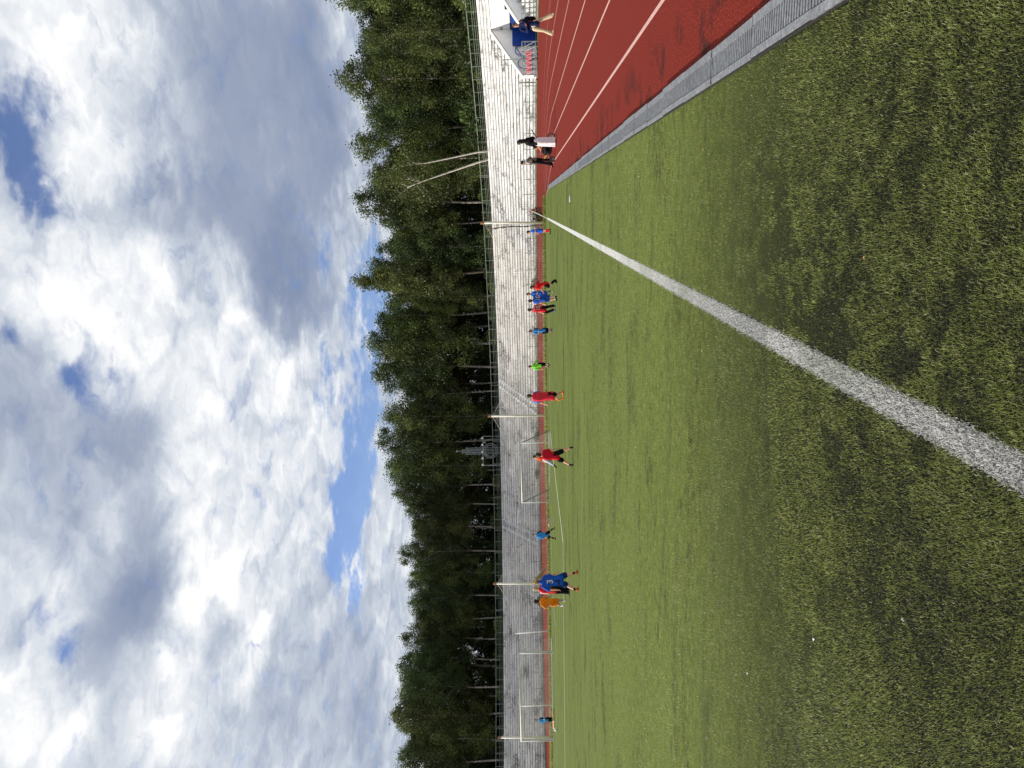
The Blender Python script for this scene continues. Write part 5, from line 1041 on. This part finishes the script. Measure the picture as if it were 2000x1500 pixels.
# stroller with toddler
st = empty('stroller', (2.62, 35.6, .006), -POSE['woman']['az']); tag(st, 'black baby stroller with grey seat standing behind the woman in the white skirt', 'stroller')
def wheel(x, y, r):
    b = MB(); b.tube([(x+r*math.cos(a), y, r+r*.0+r*math.sin(a)) for a in np.linspace(0, 2*math.pi, 21)], .022, 8, False); w_ = b.build('wheel', RUBBER, st, True)
    b = MB(); b.tube([(x, y-.025, r), (x, y+.025, r)], .03, 8)
    for i in range(6): a = i*1.047; b.tube([(x, y, r), (x+r*.95*math.cos(a), y, r+r*.95*math.sin(a))], .006, 4)
    b.build('rim', STEEL, w_)
for y in (-.27, .27): wheel(.42, y, .15); wheel(-.56, y, .10)
b = MB()
for y in (-.24, .24):
    b.tube([(.42, y, .15), (.05, y, .5), (.45, y, .85), (.70, y, 1.02)], .016, 6); b.tube([(-.56, y, .10), (-.15, y, .45), (.1, y, .62)], .016, 6); b.tube([(.42, y, .15), (-.45, y, .22)], .014, 6)
b.tube([(.70, -.24, 1.02), (.74, 0, 1.05), (.70, .24, 1.02)], .022, 8); b.tube([(.42, -.24, .15), (.42, .24, .15)], .012, 6); b.build('frame', BLACK, st)
M = MB(); cone(M, (-.30, 0, .42), (.05, 0, .40), .10, .12); cone(M, (.05, 0, .40), (.22, 0, .80), .12, .10)
for y in (-.16, .16): cone(M, (-.28, y, .42), (.08, y, .42), .06, .08); cone(M, (.08, y, .42), (.22, y, .78), .07, .06)
rem(M, 'seat', cloth(52, 54, 58), st, .014)
M = MB(); cone(M, (.28, 0, .20), (-.25, 0, .22), .12, .09); 
for y in (-.15, .15): cone(M, (.30, y, .20), (-.25, y, .22), .08, .06)
rem(M, 'basket', cloth(14, 14, 16), st, .014)
M = MB()
for a in np.linspace(.2, 1.9, 7): cone(M, (.20+.26*math.cos(a+.6), -.2, .78+.26*math.sin(a+.6)), (.20+.26*math.cos(a+.6), .2, .78+.26*math.sin(a+.6)), .03, .03)
rem(M, 'canopy', cloth(20, 20, 24), st, .014)
b = MB(); b.tube([(-.12, -.2, .62), (-.32, -.18, .66), (-.36, 0, .66), (-.32, .18, .66), (-.12, .2, .62)], .016, 6); b.build('bumper_bar', STEEL, st)
POSE['toddler'] = dict(loc=(2.62, 35.6), az=POSE['woman']['az'], face=(-1, -.35, 0), hd=(-.02, 0, .87), nk=(.0, 0, .77), sl=(-.02, -.09, .72), sr=(.04, .09, .72), el=(-.12, -.13, .62), er=(-.08, .13, .62), hl=(-.25, -.10, .64), hr=(-.22, .10, .64), pl=(.02, -.06, .51), pr=(.02, .06, .51), kl=(-.24, -.08, .55), kr=(-.24, .08, .55), al=(-.40, -.08, .42), ar=(-.40, .08, .42), tl=(-.47, -.08, .45), tr=(-.47, .08, .45))
person('toddler', 'toddler in pale orange top sitting in the black stroller', dict(turf=0, shirt=(222, 156, 110), sl=1.7, hem=.01, legs=((90, 50, 60), 1.8), shoes=(236, 196, 90), hair=('short', (40, 28, 22))))

bpy.context.view_layer.update()
dg = bpy.context.evaluated_depsgraph_get()
new = [(o, bpy.data.meshes.new_from_object(o.evaluated_get(dg))) for o in REM]
for o, me in new:
    o.modifiers.clear(); old = o.data; o.data = me; me.polygons.foreach_set('use_smooth', [True]*len(me.polygons))
    if not me.materials: me.materials.append(old.materials[0])
# numbers printed on the shirts
for root, shirt, txt, c, nrm, size, colr, bar in NUMS:
    cu = bpy.data.curves.new('number', 'FONT'); cu.body = txt; cu.size = size*1.35; cu.align_x = 'CENTER'; cu.align_y = 'CENTER'; cu.offset = .006; cu.space_character = 1.05
    to = bpy.data.objects.new('number', cu); COL.objects.link(to); bpy.context.view_layer.update()
    me = bpy.data.meshes.new_from_object(to.evaluated_get(bpy.context.evaluated_depsgraph_get())); bpy.data.objects.remove(to)
    if bar:
        k = len(me.vertices); b = MB(); b.v = [tuple(v.co) for v in me.vertices]; b.f = [tuple(p.vertices) for p in me.polygons]
        b.add([(-.10, .17, 0), (0, .17, 0), (.10, .17, 0), (.10, .20, 0), (0, .20, 0), (-.10, .20, 0)], [(0, 1, 4, 5), (1, 2, 3, 4)]); me = b.mesh('number')
    bv = BVHTree.FromPolygons([v.co for v in shirt.data.vertices], [tuple(p.vertices) for p in shirt.data.polygons])
    xr = UPV.cross(nrm).normalized(); bb = MB()
    for v in me.vertices:
        o_ = c+xr*v.co.x+UPV*v.co.y+nrm*.5; h = bv.ray_cast(o_, -nrm)[0]
        bb.v.append((h+nrm*.010) if h else (c+xr*v.co.x+UPV*v.co.y+nrm*.12))
    bb.f = [tuple(p.vertices) for p in me.polygons]; bb.build('number', cloth(*colr), root)
